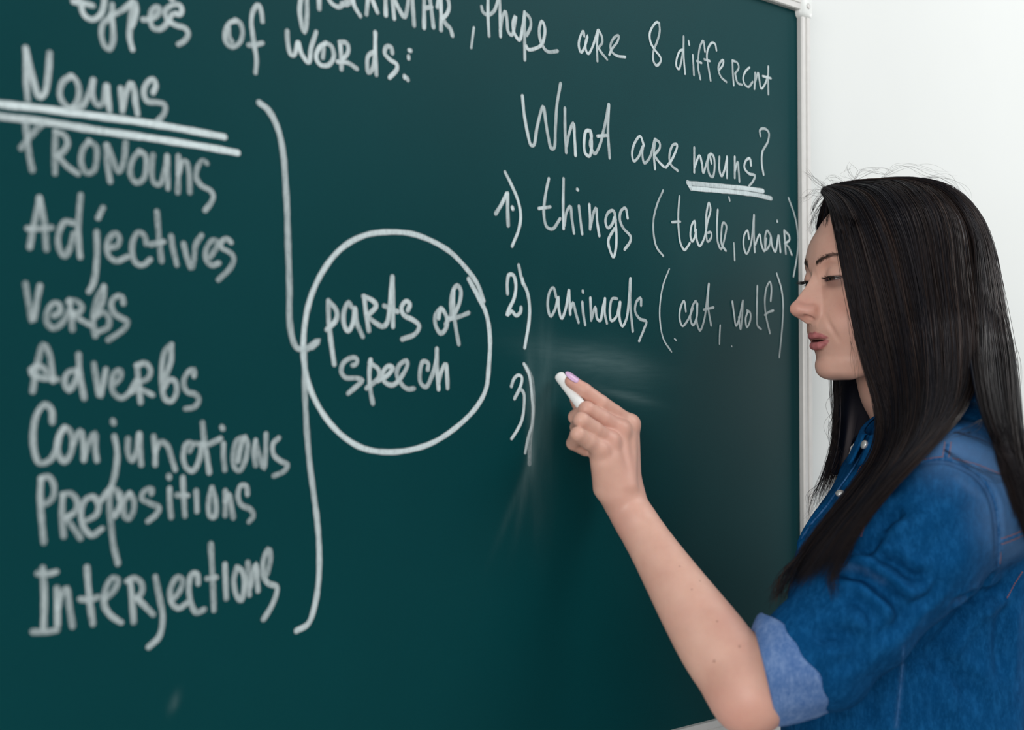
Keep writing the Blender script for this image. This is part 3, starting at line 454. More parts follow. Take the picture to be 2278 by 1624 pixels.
def head_sdf(q):
    """q: head coordinates in mm"""
    a, l, h = q[..., 0], q[..., 1], q[..., 2]; al = np.abs(l); qs = np.stack([a, al, h], -1)
    skull = ell(q, (-127, 0, 68), (93, 74, 76))
    c = -96.0; D = _am(h)-c; Wd = _W(h); p = 2.12
    x = np.maximum(a-c, 0)/D; y = al/Wd; g = (np.abs(x)**p+y**p+1e-9)**(1/p)
    face = (g-1)*np.minimum(D, Wd)*.92
    face = smax(face, (c-22-a), 14); face = smax(face, h-88, 20)
    hj = -80.5+.40*np.maximum(0, -a-66)
    face = smax(face, (hj-h)*.93, 9)
    d = smin(skull, face, 14)
    d = smin(d, ell(qs, (-62, 45, 14), (15, 14, 14)), 16)                      # cheekbones
    d = smin(d, ell(qs, (-47, 0, -66), (11, 15, 11)), 9)                        # chin
    d = smin(d, cone(qs, (-40, 8, 53), (-52, 42, 58), 7.5, 6), 9)               # brow ridge
    d = smax(d, -ell(qs, (-30.5, 29, 41), (7.5, 15, 11)), 8)                    # orbit
    # nose
    t = al/_nw(h); ridge = _rg(h); dep = np.maximum(ridge-_am(h)+3, 0)
    prof = ridge-(np.sqrt(t*t+.035)-.187)*dep*1.05-np.maximum(al-_nw(h), 0)*2
    nd = (a-prof)*.52; nd = smax(nd, h-56, 6); nd = smax(nd, -20-h, 3); nd = smax(nd, -58-a, 4)
    d = smin(d, nd, 3.2)
    d = smin(d, ell(q, (-8.6, 0, 2.0), (8.2, 7.8, 7.8)), 3.5)
    d = smin(d, ell(qs, (-22.5, 11.6, -2.2), (10.5, 4.6, 7.2)), 4.0)             # wings
    d = smin(d, cone(qs, (-10, 4.5, .5), (-22, 11.2, -.5), 6.6, 5.2), 4.0)
    d = smin(d, cone(q, (-9, 0, -4.5), (-23, 0, -13.5), 3.4, 3.2), 2.5)
    d = smax(d, -ell(qs, (-17.5, 10.0, -9.6), (6.8, 4.4, 4.6), [[.96, .1, .26], [-.1, .995, 0], [-.26, 0, .965]]), 1.2)             # nostrils
    # lids
    e = L(qs-EYE)-13.1
    d = smin(d, smax(e, -(a+46), 4), 5.0)
    slit = ell(qs, EYE+np.array([10.2, 3.0, -3.2]), (9, 14.0, 1.65), [[.97, .24, 0], [-.24, .97, .06], [0, -.06, 1]])
    d = smax(d, -slit, .7)
    # lips
    d = smin(d, chain(qs, [(-27.6, 0, -29.8), (-28.6, 6, -29.2), (-32.6, 15, -30.0), (-40.0, 26, -31.4)], [3.4, 3.4, 2.6, .9], 1.5), 1.7)
    d = smin(d, chain(qs, [(-32.2, 0, -41.2), (-33.2, 8, -40.6), (-36.9, 16, -37.6), (-41.2, 25.5, -32.8)], [5.1, 4.7, 3.2, .9], 1.5), 1.7)
    d = smax(d, -fcone(qs, (-27, 0, -35.3), (-35.0, 12, -34.4), 9, 3.0, (0, .08, 1), .115), .7)
    d = smax(d, -chain(qs, [(-29, 6, -35.8), (-34, 15, -34.2), (-41, 25.5, -31.6)], [.6, .6, .3], .3), .7)
    d = smax(d, -cone(q, (-24.5, 0, -14), (-21.2, 0, -22), 1.3, 1.5), 2.5)      # philtrum
    d = smax(d, -chain(qs, [(-26.5, 19.2, 0), (-31.0, 24.5, -10), (-36.5, 30.5, -24), (-41, 34, -36)], [.1, .2, .0, .0], 1), 6.5)    # nasolabial fold
    # neck
    nk = chain(q, [(-128, 0, -20), (-146, 0, -88), (-164, 0, -128), (-168, 0, -160)], [56, 49, 47, 46], 15)
    d = smin(d, nk, 10)
    return d
t0_ = __import__('time').time()
Vh, Qh = nets(lambda p: head_sdf(w2h(p))/1000, (HO-(.02, .16, .19)), (HO+(.30, .20, .17)), .00125, margin=2.2)
# ---------------- arm and hand
def PL(*a): return [P(*x) for x in a]
SH, EL, WR = P(2112, 1098, 1.215), P(1668, 1545, 1.175), P(1391, 1122, 1.300)
BN = np.array([0, -1., 0])                       # away from the board
hand = dict(
    index=PL((1401, 944, 1.327), (1336, 897, 1.301), (1299, 868, 1.294), (1270, 848, 1.293)),
    middle=PL((1381, 956, 1.308), (1305, 911, 1.283), (1281, 928, 1.303), (1295, 942, 1.313)),
    ring=PL((1357, 981, 1.291), (1293, 935, 1.262), (1284, 950, 1.287), (1295, 962, 1.303)),
    pinky=PL((1335, 1001, 1.279), (1285, 966, 1.253), (1275, 986, 1.270), (1302, 1003, 1.285)),
    thumb=PL((1384, 1070, 1.330), (1347, 988, 1.337), (1304, 927, 1.321), (1283, 888, 1.310)))
frad = dict(index=[.0100, .0090, .0080, .0068], middle=[.0098, .0089, .0082, .0070], ring=[.0094, .0085, .0076, .0066], pinky=[.0088, .0078, .0072, .0060], thumb=[.0135, .0110, .0100, .0078])
def with_mid(pts, r, m=1.0):
    return [pts[0], pts[0]*.45+pts[1]*.55]+list(pts[1:]), [r[0], (r[0]+r[1])*.5*m]+list(r[1:])
def hand_sdf(p):
    wr2 = P(1391, 1108, 1.300)
    # metacarpals fan out of the wrist
    d = None
    for k, (nm, du, dz) in enumerate((('index', 4, .012), ('middle', -2, .004), ('ring', -10, -.004), ('pinky', -20, -.010))):
        b0 = P(1391+du, 1096, 1.300+dz); j = hand[nm][0]+FW*.003
        e = cone(p, b0, j, .0158, .0108); d = e if d is None else smin(d, e, .010)
    th = cone(p, P(1394, 1090, 1.318), hand['thumb'][0], .014, .013); d = smin(d, th, .012)
    d = smin(d, cone(p, P(1345, 1085, 1.292), P(1343, 1030, 1.284), .012, .0115), .012)
    fs = None
    for nm in ('index', 'middle', 'ring', 'pinky', 'thumb'):
        pts, r = with_mid(hand[nm], frad[nm], .97 if nm == 'index' else 1.02)
        e = chain(p, pts, r, .0015)
        kn = L(p-(pts[0]-FW*.0030))-r[0]*1.04; e = smin(e, kn, .006)
        d = smin(d, e, .0012+.0060*np.clip(1-L(p-pts[0])/.030, 0, 1)) if nm != 'thumb' else smin(d, e, .004)
    # tendons
    for nm, du, dz in (('index', 14, .0), ('middle', 8, -.006), ('ring', -4, -.012)):
        d = smin(d, cone(p, P(1391+du, 1080, 1.286+dz*.3), hand[nm][0]-FW*.0052, .0038, .0042), .009)
    return d
def arm_sdf(p):
    d = hand_sdf(p)
    # forearm: two muscle masses that taper to a flat wrist
    ax = (EL-WR)/np.linalg.norm(EL-WR); side = RT*.83+UP*.56
    side = side-ax*side.dot(ax); side /= np.linalg.norm(side)
    f = None
    tr = tab([0, .08, .22, .40, .60, .78, .92, 1], [.0216, .0205, .0216, .0256, .0308, .0345, .0335, .0305]); to = tab([0, .22, .5, .8, 1], [0, -.0010, -.0020, -.0015, 0])
    prof = [(t_, float(tr(t_)), float(to(t_))) for t_ in np.linspace(0, 1, 15)]
    pts = [WR+(EL-WR)*t_+side*o for t_, r_, o in prof]
    nrm = np.cross(ax, side)
    f = chain(p, pts, [r_ for _, r_, _ in prof], .008, nrm, .84)
    d = smin(d, f, .012)
    d = smin(d, L(p-P(1415, 1150, 1.282))-.0105, .010)                          # wrist bone
    d = smin(d, L(p-P(1655, 1574, 1.185))-.0195, .016)                            # point of the elbow
    up = chain(p, [EL, EL+(SH-EL)*.25, SH], [.0325, .024, .028], .02)
    d = smin(d, up, .02)
    d = smin(d, L(p-P(1672, 1545, 1.178))-.028, .02)
    return d
lo = np.minimum.reduce([EL, WR, SH, hand['index'][3], hand['thumb'][1]])-.05; hi = np.maximum.reduce([EL, WR, SH, hand['index'][3], hand['thumb'][1]])+.05
Va, Qa = nets(arm_sdf, lo, hi, .0014, margin=1.5)
Va = relax(Va, Qa, 1, .4)
print('skin', len(Vh), len(Va), __import__('time').time()-t0_)
# ---------------- hidden torso, hips and legs (inside the clothes)
TC = P(2050, 1230, 1.345)                        # middle of the chest
TT_ = math.radians(150); TF = np.array([math.cos(TT_), math.sin(TT_), 0]); TLt = np.array([math.cos(TT_+math.pi/2), math.sin(TT_+math.pi/2), 0])
TR = np.stack([TF, TLt, np.array([0, 0, 1.])])
def t2w(p): return TC+np.asarray(p, float)@TR
def w2t(p): return (np.asarray(p)-TC)@TR.T
HIPZ = .93-TC[2]; KN = .50-TC[2]; AN = .09-TC[2]
def torso_sdf(p):
    q = w2t(p); qs = np.stack([q[..., 0], np.abs(q[..., 1]), q[..., 2]], -1)
    d = ell(q, (0, 0, -.05), (.080, .095, .17))
    d = smin(d, ell(q, (0, 0, HIPZ), (.095, .135, .13)), .04)
    d = smin(d, cone(qs, (0, .085, HIPZ-.03), (0, .085, KN), .078, .052), .03)
    d = smin(d, cone(qs, (0, .085, KN), (-.01, .085, AN), .050, .034), .02)
    d = smin(d, cone(qs, (0, .085, AN), (.11, .095, AN-.045), .032, .026), .02)
    d = smin(d, cone(qs, (-.01, 0, .085), (-.01, .115, .06), .035, .032), .04)
    return d
Vt, Qt = nets(torso_sdf, t2w((0, 0, 0))-(.30, .30, TC[2]), t2w((0, 0, 0))+(.30, .30, .25), .008, margin=1.6)
t = NT('skin'); vec = t.coord()
c = t.ramp(t.noise(vec, 22, 5, .6), [(.3, srgb(205, 157, 140)), (.7, srgb(220, 176, 158))])
red = t.noise(vec, 9, 2); c = t.mix(t.math('MULTIPLY', t.math('SUBTRACT', red, .45), 1.2, clamp=True), c, srgb(212, 150, 138))
c = t.mix(t.attr('rosy'), c, srgb(210, 140, 126))
fr = t.node('ShaderNodeTexVoronoi'); fr.inputs['Scale'].default_value = 330; fr.inputs['Randomness'].default_value = 1; t.link(vec, fr.inputs['Vector'])
sp = t.math('MULTIPLY', t.math('SUBTRACT', .16, fr.outputs['Distance']), 6, clamp=True)
sp = t.math('MULTIPLY', sp, t.math('MULTIPLY', t.attr('freckle'), t.math('GREATER_THAN', t.noise(vec, 120, 1), .52)))
c = t.mix(sp, c, srgb(150, 98, 76))
c = t.mix(t.attr('mole'), c, srgb(110, 66, 48))
c = t.mix(t.attr('liner'), c, srgb(60, 38, 44))
c = t.mix(t.attr('lip'), c, t.ramp(t.noise(vec, 300, 3), [(.3, srgb(166, 92, 96)), (.7, srgb(186, 112, 114))]))
c = t.mix(t.attr('mouth'), c, srgb(70, 28, 32))
t.link(c, t.b.inputs['Base Color'])
t.b.inputs['Roughness'].default_value = .46; t.b.inputs['Specular IOR Level'].default_value = .42
t.b.inputs['Subsurface Weight'].default_value = .22; t.b.inputs['Subsurface Radius'].default_value = (.9, .35, .18); t.b.inputs['Subsurface Scale'].default_value = .006
t.bump(t.noise(vec, 620, 3, .6), .10, .0006)
m_skin = t.m
V_all = np.vstack([Vh, Va, Vt]); Q_all = np.vstack([Qh, Qa+len(Vh), Qt+len(Vh)+len(Va)])
FT = t2w((0, 0, 0)); FT[2] = 0
person = empty('person', FT, 'woman with long dark hair and blue denim shirt writing on the chalkboard', 'person')
body = mesh_obj('body', V_all, Q_all, m_skin); adopt(body, person)
def set_attr(o, name, arr):
    a_ = o.data.attributes.new(name, 'FLOAT', 'POINT'); a_.data.foreach_set('value', np.asarray(arr, np.float32))
def zeros(): return np.zeros(len(V_all))
qh = w2h(Vh); qhs = np.stack([qh[:, 0], np.abs(qh[:, 1]), qh[:, 2]], 1)
lip = zeros()
u1 = chain(qhs, [(-26.4, 0, -30.4), (-27.2, 6, -29.6), (-31.2, 15, -30.6), (-38.9, 24.3, -32.0)], [4.7, 4.8, 3.3, 1.3], 1)
u2 = chain(qhs, [(-31.0, 0, -41.6), (-31.8, 8, -41.0), (-35.2, 16, -37.6), (-40.0, 24, -33.4)], [5.6, 5.1, 3.5, 1.3], 1)
lip[:len(Vh)] = np.clip(.5-np.minimum(u1, u2)/1.0, 0, 1)*.92
set_attr(body, 'lip', lip)
mouth = zeros(); mouth[:len(Vh)] = np.clip(-(fcone(qhs, (-27, 0, -35.3), (-35.0, 12, -34.4), 9, 3.0, (0, .08, 1), .115)-.5)/.6, 0, 1)*(qh[:, 0] < -26.5-.2*qhs[:, 1]); mouth[:len(Vh)] = np.maximum(mouth[:len(Vh)], .75*np.clip(1.5-(chain(qhs, [(-31, 6, -35.6), (-35.5, 15, -34.2), (-41, 25, -31.8)], [.2, .2, .1], .3))/.8, 0, 1)); set_attr(body, 'mouth', mouth)
ro = zeros(); ro[:len(Vh)] = .35*np.exp(-(ell(qhs, (-14, 6, 0), (14, 10, 9)).clip(0)/6)**2)+.25*np.exp(-(ell(qhs, (-55, 48, 0), (14, 14, 14)).clip(0)/12)**2)
da = L(Va-P(1655, 1580, 1.165)); ro[len(Vh):len(Vh)+len(Va)] = .75*np.exp(-(da/.026)**2)
for nm in ('index', 'middle', 'ring', 'pinky'):
    for j in (0,): ro[len(Vh):len(Vh)+len(Va)] += .10*np.exp(-(L(Va-hand[nm][j])/.015)**2)
ro[len(Vh):len(Vh)+len(Va)] += .35*np.exp(-(L(Va-hand['index'][3])/.012)**2)
set_attr(body, 'rosy', ro.clip(0, 1))
fk = zeros(); fk[:len(Vh)] = np.clip(1.1-ell(qhs, (-40, 28, 15), (34, 34, 22)).clip(0)/10, 0, 1)*(1-lip[:len(Vh)]); set_attr(body, 'freckle', fk*.55)
ln = zeros(); dl = np.abs(L(qhs-EYE)-12.6)/3; dsl = ell(qhs, EYE+np.array([10.2, 3.0, -3.2]), (9, 14.0, 1.65), [[.97, .24, 0], [-.24, .97, .06], [0, -.06, 1]])
ln[:len(Vh)] = np.clip(1-dsl.clip(0)/1.3, 0, 1)*.9+.50*np.exp(-(ell(qhs, EYE+np.array([6, 4, -8.5]), (9, 12, 3)).clip(0)/4)**2); set_attr(body, 'liner', ln.clip(0, 1))
mo = zeros(); bva = bvh_of(Va, Qa)
for u, v, r in [(1589, 1471, .0012), (1645, 1438, .0011), (1595, 1382, .0009), (1557, 1292, .0009), (1539, 1311, .0008), (1512, 1260, .0007)]:
    q_, _ = cast(bva, u, v)
    if q_ is not None: mo[len(Vh):len(Vh)+len(Va)] = np.maximum(mo[len(Vh):len(Vh)+len(Va)], np.clip(1.6-L(Va-q_)/r, 0, 1)*.5)
set_attr(body, 'mole', mo)
bvh_head = bvh_of(Vh, Qh)
# ---------------- eyes
t = NT('eye'); tc = t.node('ShaderNodeTexCoord'); sp_ = t.node('ShaderNodeSeparateXYZ'); t.link(tc.outputs['Object'], sp_.inputs[0])
rr = t.math('SQRT', t.math('ADD', t.math('MULTIPLY', sp_.outputs[1], sp_.outputs[1]), t.math('MULTIPLY', sp_.outputs[2], sp_.outputs[2])))
rr = t.math('MULTIPLY', rr, 1000/12)
t.link(t.ramp(rr, [(0, (.005,)*3), (.17, (.005,)*3), (.2, srgb(70, 52, 40)), (.52, srgb(40, 32, 28)), (.58, srgb(172, 164, 162)), (1, srgb(160, 140, 136))]), t.b.inputs['Base Color']); t.b.inputs['Roughness'].default_value = .12
m_eye = t.m
gz = np.array([.93, .12, -.33]); gz /= np.linalg.norm(gz)
for sgn in (1, -1):
    import bmesh
    bm = bmesh.new(); bmesh.ops.create_uvsphere(bm, u_segments=40, v_segments=24, radius=.01205)
    for v in bm.verts:
        x = v.co.x/.01205
        if x > .84: v.co.x += .0009*(x-.84)/.16
    me = bpy.data.meshes.new('eye'); bm.to_mesh(me); bm.free(); me.polygons.foreach_set('use_smooth', [True]*len(me.polygons)); me.materials.append(m_eye)
    o = bpy.data.objects.new('eye', me); COL.objects.link(o)
    g = gz@HR; o.location = h2w(EYE*np.array([1, sgn, 1])); o.rotation_euler = Vector(g).to_track_quat('X', 'Z').to_euler(); bpy.context.view_layer.update(); adopt(o, person)
# ------------------------------------------------------------------ the woman: clothes
_Df = tab([.20, .14, .115, .089, .063, .031, -.005, -.05, -.10, -.20, -.45], [.02, .035, .050, .062, .085, .115, .135, .145, .150, .155, .150])
_Db = tab([.20, .14, .10, .05, 0, -.08, -.17, -.28, -.45], [.03, .060, .100, .126, .130, .116, .100, .125, .150])
_Wt = tab([.20, .15, .12, .09, .05, 0, -.1, -.2, -.3, -.45], [.045, .070, .108, .134, .132, .122, .116, .126, .160, .200])
SL = [P(2122, 1112, 1.225), P(2015, 1240, 1.208), P(1905, 1370, 1.194), P(1800, 1462, 1.185), P(1768, 1480, 1.184)]
SLR = [.074, .061, .0545, .0500, .0420]
def shirt_sdf(p):
    q = w2t(p); z = q[..., 2]; D = np.where(q[..., 0] > 0, _Df(z), _Db(z)); Wd = _Wt(z); pw = 2.25
    g = (np.abs(q[..., 0]/D)**pw+np.abs(q[..., 1]/Wd)**pw+1e-9)**(1/pw)
    d = (g-1)*np.minimum(D, Wd)*.85
    d = smax(d, z-.165, .02); d = smax(d, -.40-z, .01)
    qs = np.stack([q[..., 0], np.abs(q[..., 1]), z], -1)
    d = smin(d, cone(qs, (-.035, .03, .128), (-.045, .135, .080), .036, .050), .04)
    s_ = chain(p, SL, SLR, .02)
    kk = .004+.036*np.clip(1-(L(p-SL[0])-.075)/.05, 0, 1)
    d = smin(d, s_, kk)
    d = smin(d, L(p-P(1868, 1512, 1.19))-.020, .03)                              # sleeve sags behind the cuff
    # her right arm hangs in front of her, hidden by the body
    d = smin(d, chain(p, [t2w((-.02, -.115, .06)), t2w((.0, -.125, -.08)), t2w((.03, -.115, -.20))], [.055, .048, .042], .02), .02)
    nz = np.sin(p[..., 0]*61+p[..., 2]*37)*np.sin(p[..., 2]*53-p[..., 1]*41+1.3)
    return d+nz*.0011
Vs, Qs = nets(shirt_sdf, TC-(.28, .30, .42), TC+(.30, .22, .19), .0027, margin=1.7)
Ns = vnormals(Vs, Qs); bvs0 = bvh_of(Vs, Qs)
def fold(pts, depth, sig, ridge=.4, off=2.0):
    """press a crease into the cloth along a line traced on it; a soft ridge rises beside it"""
    global Vs
    ln, nn = cast_line(bvs0, pts, 6)
    if len(ln) < 2: return
    depth *= 2.1; sig *= 1.0
    ln = np.array(ln); kd = KDTree(len(ln))
    for i, q_ in enumerate(ln): kd.insert(Vector(q_), i)
    kd.balance()
    c = ln.mean(0); R_ = np.linalg.norm(ln-c, axis=1).max()+sig*4
    idx = np.where(L(Vs-c) < R_)[0]
    w_end = lambda i: min(1, min(i, len(ln)-1-i)/(len(ln)*.25)+.15)
    for i in idx:
        co, j, dist = kd.find(Vector(Vs[i]))
        if dist < sig*4:
            g = -depth*math.exp(-(dist/sig)**2)+ridge*depth*math.exp(-((dist-off*sig)/sig)**2)
            Vs[i] += Ns[i]*g*w_end(j)
for args in [([(2036, 1034), (2091, 1025), (2132, 1035), (2174, 1060), (2199, 1093), (2212, 1131), (2218, 1181), (2218, 1240), (2216, 1262)], .0026, .0034, .3),
             ([(1853, 1268), (1912, 1277), (1957, 1304), (1987, 1334), (2014, 1378)], .0065, .0070),
             ([(1927, 1233), (1987, 1254), (2031, 1283), (2076, 1286)], .0050, .0065),
             ([(1800, 1417), (1868, 1412), (1925, 1430)], .0040, .0080),
             ([(1865, 1455), (1895, 1462), (1935, 1435)], .0018, .0085),
                          ([(1960, 1190), (1930, 1215), (1900, 1225)], .0060, .0075),
             ([(2010, 1130), (1975, 1150), (1950, 1180)], .0060, .0080),
             ([(2130, 1150), (2100, 1200), (2050, 1240)], .0022, .0120),
             ([(1880, 1320), (1930, 1350), (1950, 1400)], .0030, .0090),
             ([(2040, 1330), (1990, 1390), (1940, 1430)], .0022, .0080),
             ([(2061, 1444), (2136, 1512), (2165, 1551)], .0035, .0090),
             ([(2150, 1322), (2195, 1325), (2240, 1300)], .0045, .0075),
             ([(2190, 1290), (2130, 1380), (2050, 1470)], .0045, .0080),
             ([(2240, 1330), (2225, 1420), (2230, 1520)], .0028, .0090),
             ([(2090, 1450), (2075, 1530), (2080, 1620)], .0026, .0090),
             ([(1940, 1530), (1935, 1580), (1925, 1620)], .0026, .0080),
             ([(1935, 1290), (1990, 1330), (2020, 1330)], .0022, .0060),
             ([(2100, 1290), (2060, 1330), (2010, 1350)], .0022, .0060),
             ([(2210, 1270), (2170, 1310), (2120, 1340)], .0030, .0045),
             ([(1845, 1110), (1800, 1170), (1775, 1230)], .0030, .0060),
             ([(1910, 1045), (1890, 1080), (1880, 1110)], .0030, .0050)]:
    fold(*args)
def mk_denim(name, c0, c1, c2, weave=1.0):
    t = NT(name); vec = t.coord()
    n1 = t.noise(vec, 28, 6, .62); n2 = t.noise(t.coord(scale=(1, 1, .22)), 900, 3, .6); n3 = t.noise(t.coord(scale=(1, 1, .35)), 160, 4, .65)
    c = t.ramp(n1, [(.15, c0), (.85, c1)])
    c = t.mix(t.math('MULTIPLY', t.math('SUBTRACT', n3, .45), 2.2, clamp=True), c, c2)
    c = t.mix(t.math('MULTIPLY', t.math('SUBTRACT', n2, .5), 2.4*weave, clamp=True), c, c2)
    c = t.mix(t.attr('wear_toplight'), c, srgb(112, 146, 190))
    t.link(c, t.b.inputs['Base Color']); t.b.inputs['Roughness'].default_value = .85; t.b.inputs['Specular IOR Level'].default_value = .06
    t.b.inputs['Sheen Weight'].default_value = .0
    t.bump(n2, .45, .0008)
    return t.m
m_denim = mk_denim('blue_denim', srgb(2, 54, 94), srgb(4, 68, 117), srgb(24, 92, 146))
m_denim_in = mk_denim('denim_reverse', srgb(68, 100, 152), srgb(86, 118, 168), srgb(128, 152, 192), 1.4)
m_thread = simple('orange_thread', srgb(176, 104, 70), .8)
m_snap = simple('pearl_snap', (.75, .74, .72), .15, metal=.6)
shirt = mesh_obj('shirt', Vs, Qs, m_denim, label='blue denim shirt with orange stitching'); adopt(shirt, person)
bvs = bvh_of(Vs, Qs)
wear_toplight = np.zeros(len(Vs))  # seam wear, plus top light on the shoulder painted into the colour
def add_wear_toplight(pts, r, amt):
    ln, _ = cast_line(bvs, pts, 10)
    for q_ in ln: wear_toplight[:] = np.maximum(wear_toplight, amt*np.exp(-(L(Vs-q_)/r)**2))
add_wear_toplight([(2110, 995), (2170, 1015), (2230, 1050), (2270, 1100)], .030, .42)
add_wear_toplight([(2225, 1120), (2235, 1180), (2260, 1220)], .024, .34)
add_wear_toplight([(2010, 1040), (2060, 1010), (2090, 1000)], .012, .18)
add_wear_toplight([(2130, 1060), (2190, 1110)], .007, .25); add_wear_toplight([(2205, 1130), (2212, 1230)], .004, .35)
add_wear_toplight([(2010, 1440), (2006, 1498), (1994, 1617)], .0022, .12)
add_wear_toplight([(1860, 1258), (1915, 1266), (1962, 1292)], .004, .16)
a_ = shirt.data.attributes.new('wear_toplight', 'FLOAT', 'POINT'); a_.data.foreach_set('value', wear_toplight.astype(np.float32))
def sub(mb, name, mat, par, **k):
    o = mb.obj(name, mat, **k); adopt(o, person); o.parent = par; o.matrix_parent_inverse = (Matrix.Translation(Vector(person.location)) if par.parent is person else Matrix.Identity(4)) @ Matrix.Identity(4)
    o.matrix_parent_inverse = Matrix.Identity(4); return o
def stitches(pts, dash=4.2, gap=1.6, r=.00042):
    mb = MB(); path = catmull(pts, 1.0); d = np.r_[0, np.cumsum(np.linalg.norm(np.diff(path, axis=0), axis=1))]; s = 0
    while s+dash < d[-1]:
        seg = [cast(bvs, np.interp(x, d, path[:, 0]), np.interp(x, d, path[:, 1]), .0004)[0] for x in (s, s+dash/2, s+dash)]
        if all(q_ is not None for q_ in seg): mb.tube(seg, [r*.6, r, r*.6], 5)
        s += dash+gap
    return mb
for pts in [[(2102, 984), (2099, 1005), (2096, 1022)], [(2116, 984), (2113, 1005), (2110, 1022)], [(2119, 1019), (2174, 1034), (2229, 1056), (2277, 1073)],
            [(2222, 1200), (2250, 1190), (2277, 1179)], [(2223, 1212), (2250, 1202), (2277, 1190)], [(1995, 1070), (1953, 1115), (1925, 1165), (1915, 1195)],
            [(2040, 1026), (2080, 1018), (2100, 1016)], [(2224, 1215), (2226, 1235), (2224, 1255)], [(1942, 1015), (1920, 1032), (1905, 1055)], [(2240, 1330), (2262, 1290), (2277, 1268)]]:
    mb = stitches(pts)
    if mb.v: sub(mb, 'stitching', m_thread, shirt)
def seam(pts, r, mat, lift=.0, name='seam'):
    ln, nn = cast_line(bvs, pts, 4, lift)
    if len(ln) > 2:
        mb = MB(); ln = np.array(ln); ln[1:-1] = (ln[:-2]+ln[1:-1]*2+ln[2:])/4
        mb.tube(ln, np.r_[r*.3, np.full(len(ln)-2, r), r*.3]*(1+.12*np.sin(np.arange(len(ln))*1.9)), 8); sub(mb, name, mat, shirt)
m_seam = mk_denim('denim_seam', srgb(10, 66, 116), srgb(50, 98, 148), srgb(92, 134, 180))
seam([(2036, 1030), (2091, 1021), (2132, 1030), (2176, 1055), (2202, 1089), (2216, 1130), (2222, 1181), (2222, 1240), (2219, 1262)], .0015, m_seam)
seam([(2219, 1206), (2250, 1196), (2290, 1184)], .0024, m_seam, -.0012)
seam([(1917, 1010), (1893, 1050), (1868, 1085), (1840, 1125), (1806, 1165), (1782, 1200)], .0013, m_seam)
seam([(2010, 1440), (2006, 1498), (1994, 1617)], .0009, m_seam, -.0003)
seam([(2109, 986), (2106, 1004), (2102, 1022)], .0020, m_seam, -.001)
# rolled-up cuff: a turned band that shows the paler reverse of the cloth
def ring(c, e1, e2, shift, n=72):
    th = np.linspace(0, 2*math.pi, n, endpoint=False)
    return np.array([c+e1*math.cos(a)+e2*math.sin(a)+shift*max(0, -math.sin(a)) for a in th])
px = lambda du, dv, Z: RT*(du/FPX*Z)-UP*(dv/FPX*Z)
cA, cB = P(1702, 1506, 1.183), P(1776, 1466, 1.190)
eA1, eB1 = px(-24, -104, 1.183), px(-66, -88, 1.19)
RA = ring(cA, eA1, FW*.045, px(-12, 2, 1.18)); RB = ring(cB, eB1, FW*.049, px(36, -10, 1.18))
mb = MB(); prof = [(0, .93), (0, .985), (.04, 1.01), (.14, 1.03), (.35, 1.045), (.6, 1.05), (.85, 1.045), (.96, 1.03), (1.0, 1.0), (1.0, .93)]
V = []; n = len(RA); cc = [(cA, RA), (cB, RB)]
for i, (s_, k_) in enumerate(prof):
    for j in range(n):
        c_ = cA*(1-s_)+cB*s_; r_ = RA[j]*(1-s_)+RB[j]*s_
        w_ = 1+.012*math.sin(j*.35+s_*2)+.010*math.sin(j*.9+1+s_*3)
        V.append(c_+(r_-c_)*(k_*(1.02+.09*min(1, s_*1.6)))*w_)
mb.add(V, [(i*n+j, i*n+(j+1) % n, (i+1)*n+(j+1) % n, (i+1)*n+j) for i in range(len(prof)-1) for j in range(n)])
cuff = sub(mb, 'cuff', m_denim_in, shirt, label='turned-up cuff showing the paler reverse of the denim')
# frayed hem stitches of the cuff
# collar: stand and turned-down leaf
NC = P(2042, 960, 1.350)                             # axis of the neck at the collar
def collar(name, rows, a0, a1, mat, n=90):
    V = []; th = np.linspace(math.radians(a0), math.radians(a1), n)
    for sgn in (0, 1):
        for (rf, rb, zf, zb, rs) in rows:
            for a in th:
                f = (1+math.cos(a))/2; r = (rb*(1-f)+rf*f); z = zb*(1-f)+zf*f
                x = math.cos(a)*r; y = math.sin(a)*(rs*1.0)
                k = 1-sgn*.0025/max(r, .02)
                V.append(NC+TF*x*k+TLt*y*k+np.array([0, 0, z]))
    m_, R_ = len(rows), n
    F = []
    for s in (0, 1):
        for i in range(m_-1):
            for j in range(n-1):
                q_ = (s*m_*n+i*n+j, s*m_*n+i*n+j+1, s*m_*n+(i+1)*n+j+1, s*m_*n+(i+1)*n+j); F.append(q_ if s == 0 else q_[::-1])
    o0 = m_*n
    for j in range(n-1): F += [(j, j+1, o0+j+1, o0+j)[::-1], ((m_-1)*n+j, (m_-1)*n+j+1, o0+(m_-1)*n+j+1, o0+(m_-1)*n+j)]
    for i in range(m_-1): F += [(i*n, (i+1)*n, o0+(i+1)*n, o0+i*n), (i*n+n-1, (i+1)*n+n-1, o0+(i+1)*n+n-1, o0+i*n+n-1)[::-1]]
    mb = MB(); mb.add(V, F); return sub(mb, name, mat, shirt)
#            front r, back r, front z, back z, side r
collar('collar_stand', [(.057, .060, -.004, .056, .059), (.060, .064, -.028, .006, .064)], -172, 172, m_denim)
leaf = collar('collar_leaf', [(.058, .062, -.003, .060, .0600), (.062, .067, -.004, .061, .0625), (.067, .073, -.016, .042, .0690), (.074, .078, -.030, .016, .0760), (.078, .079, -.036, .002, .0790)], 6, 354, m_denim)
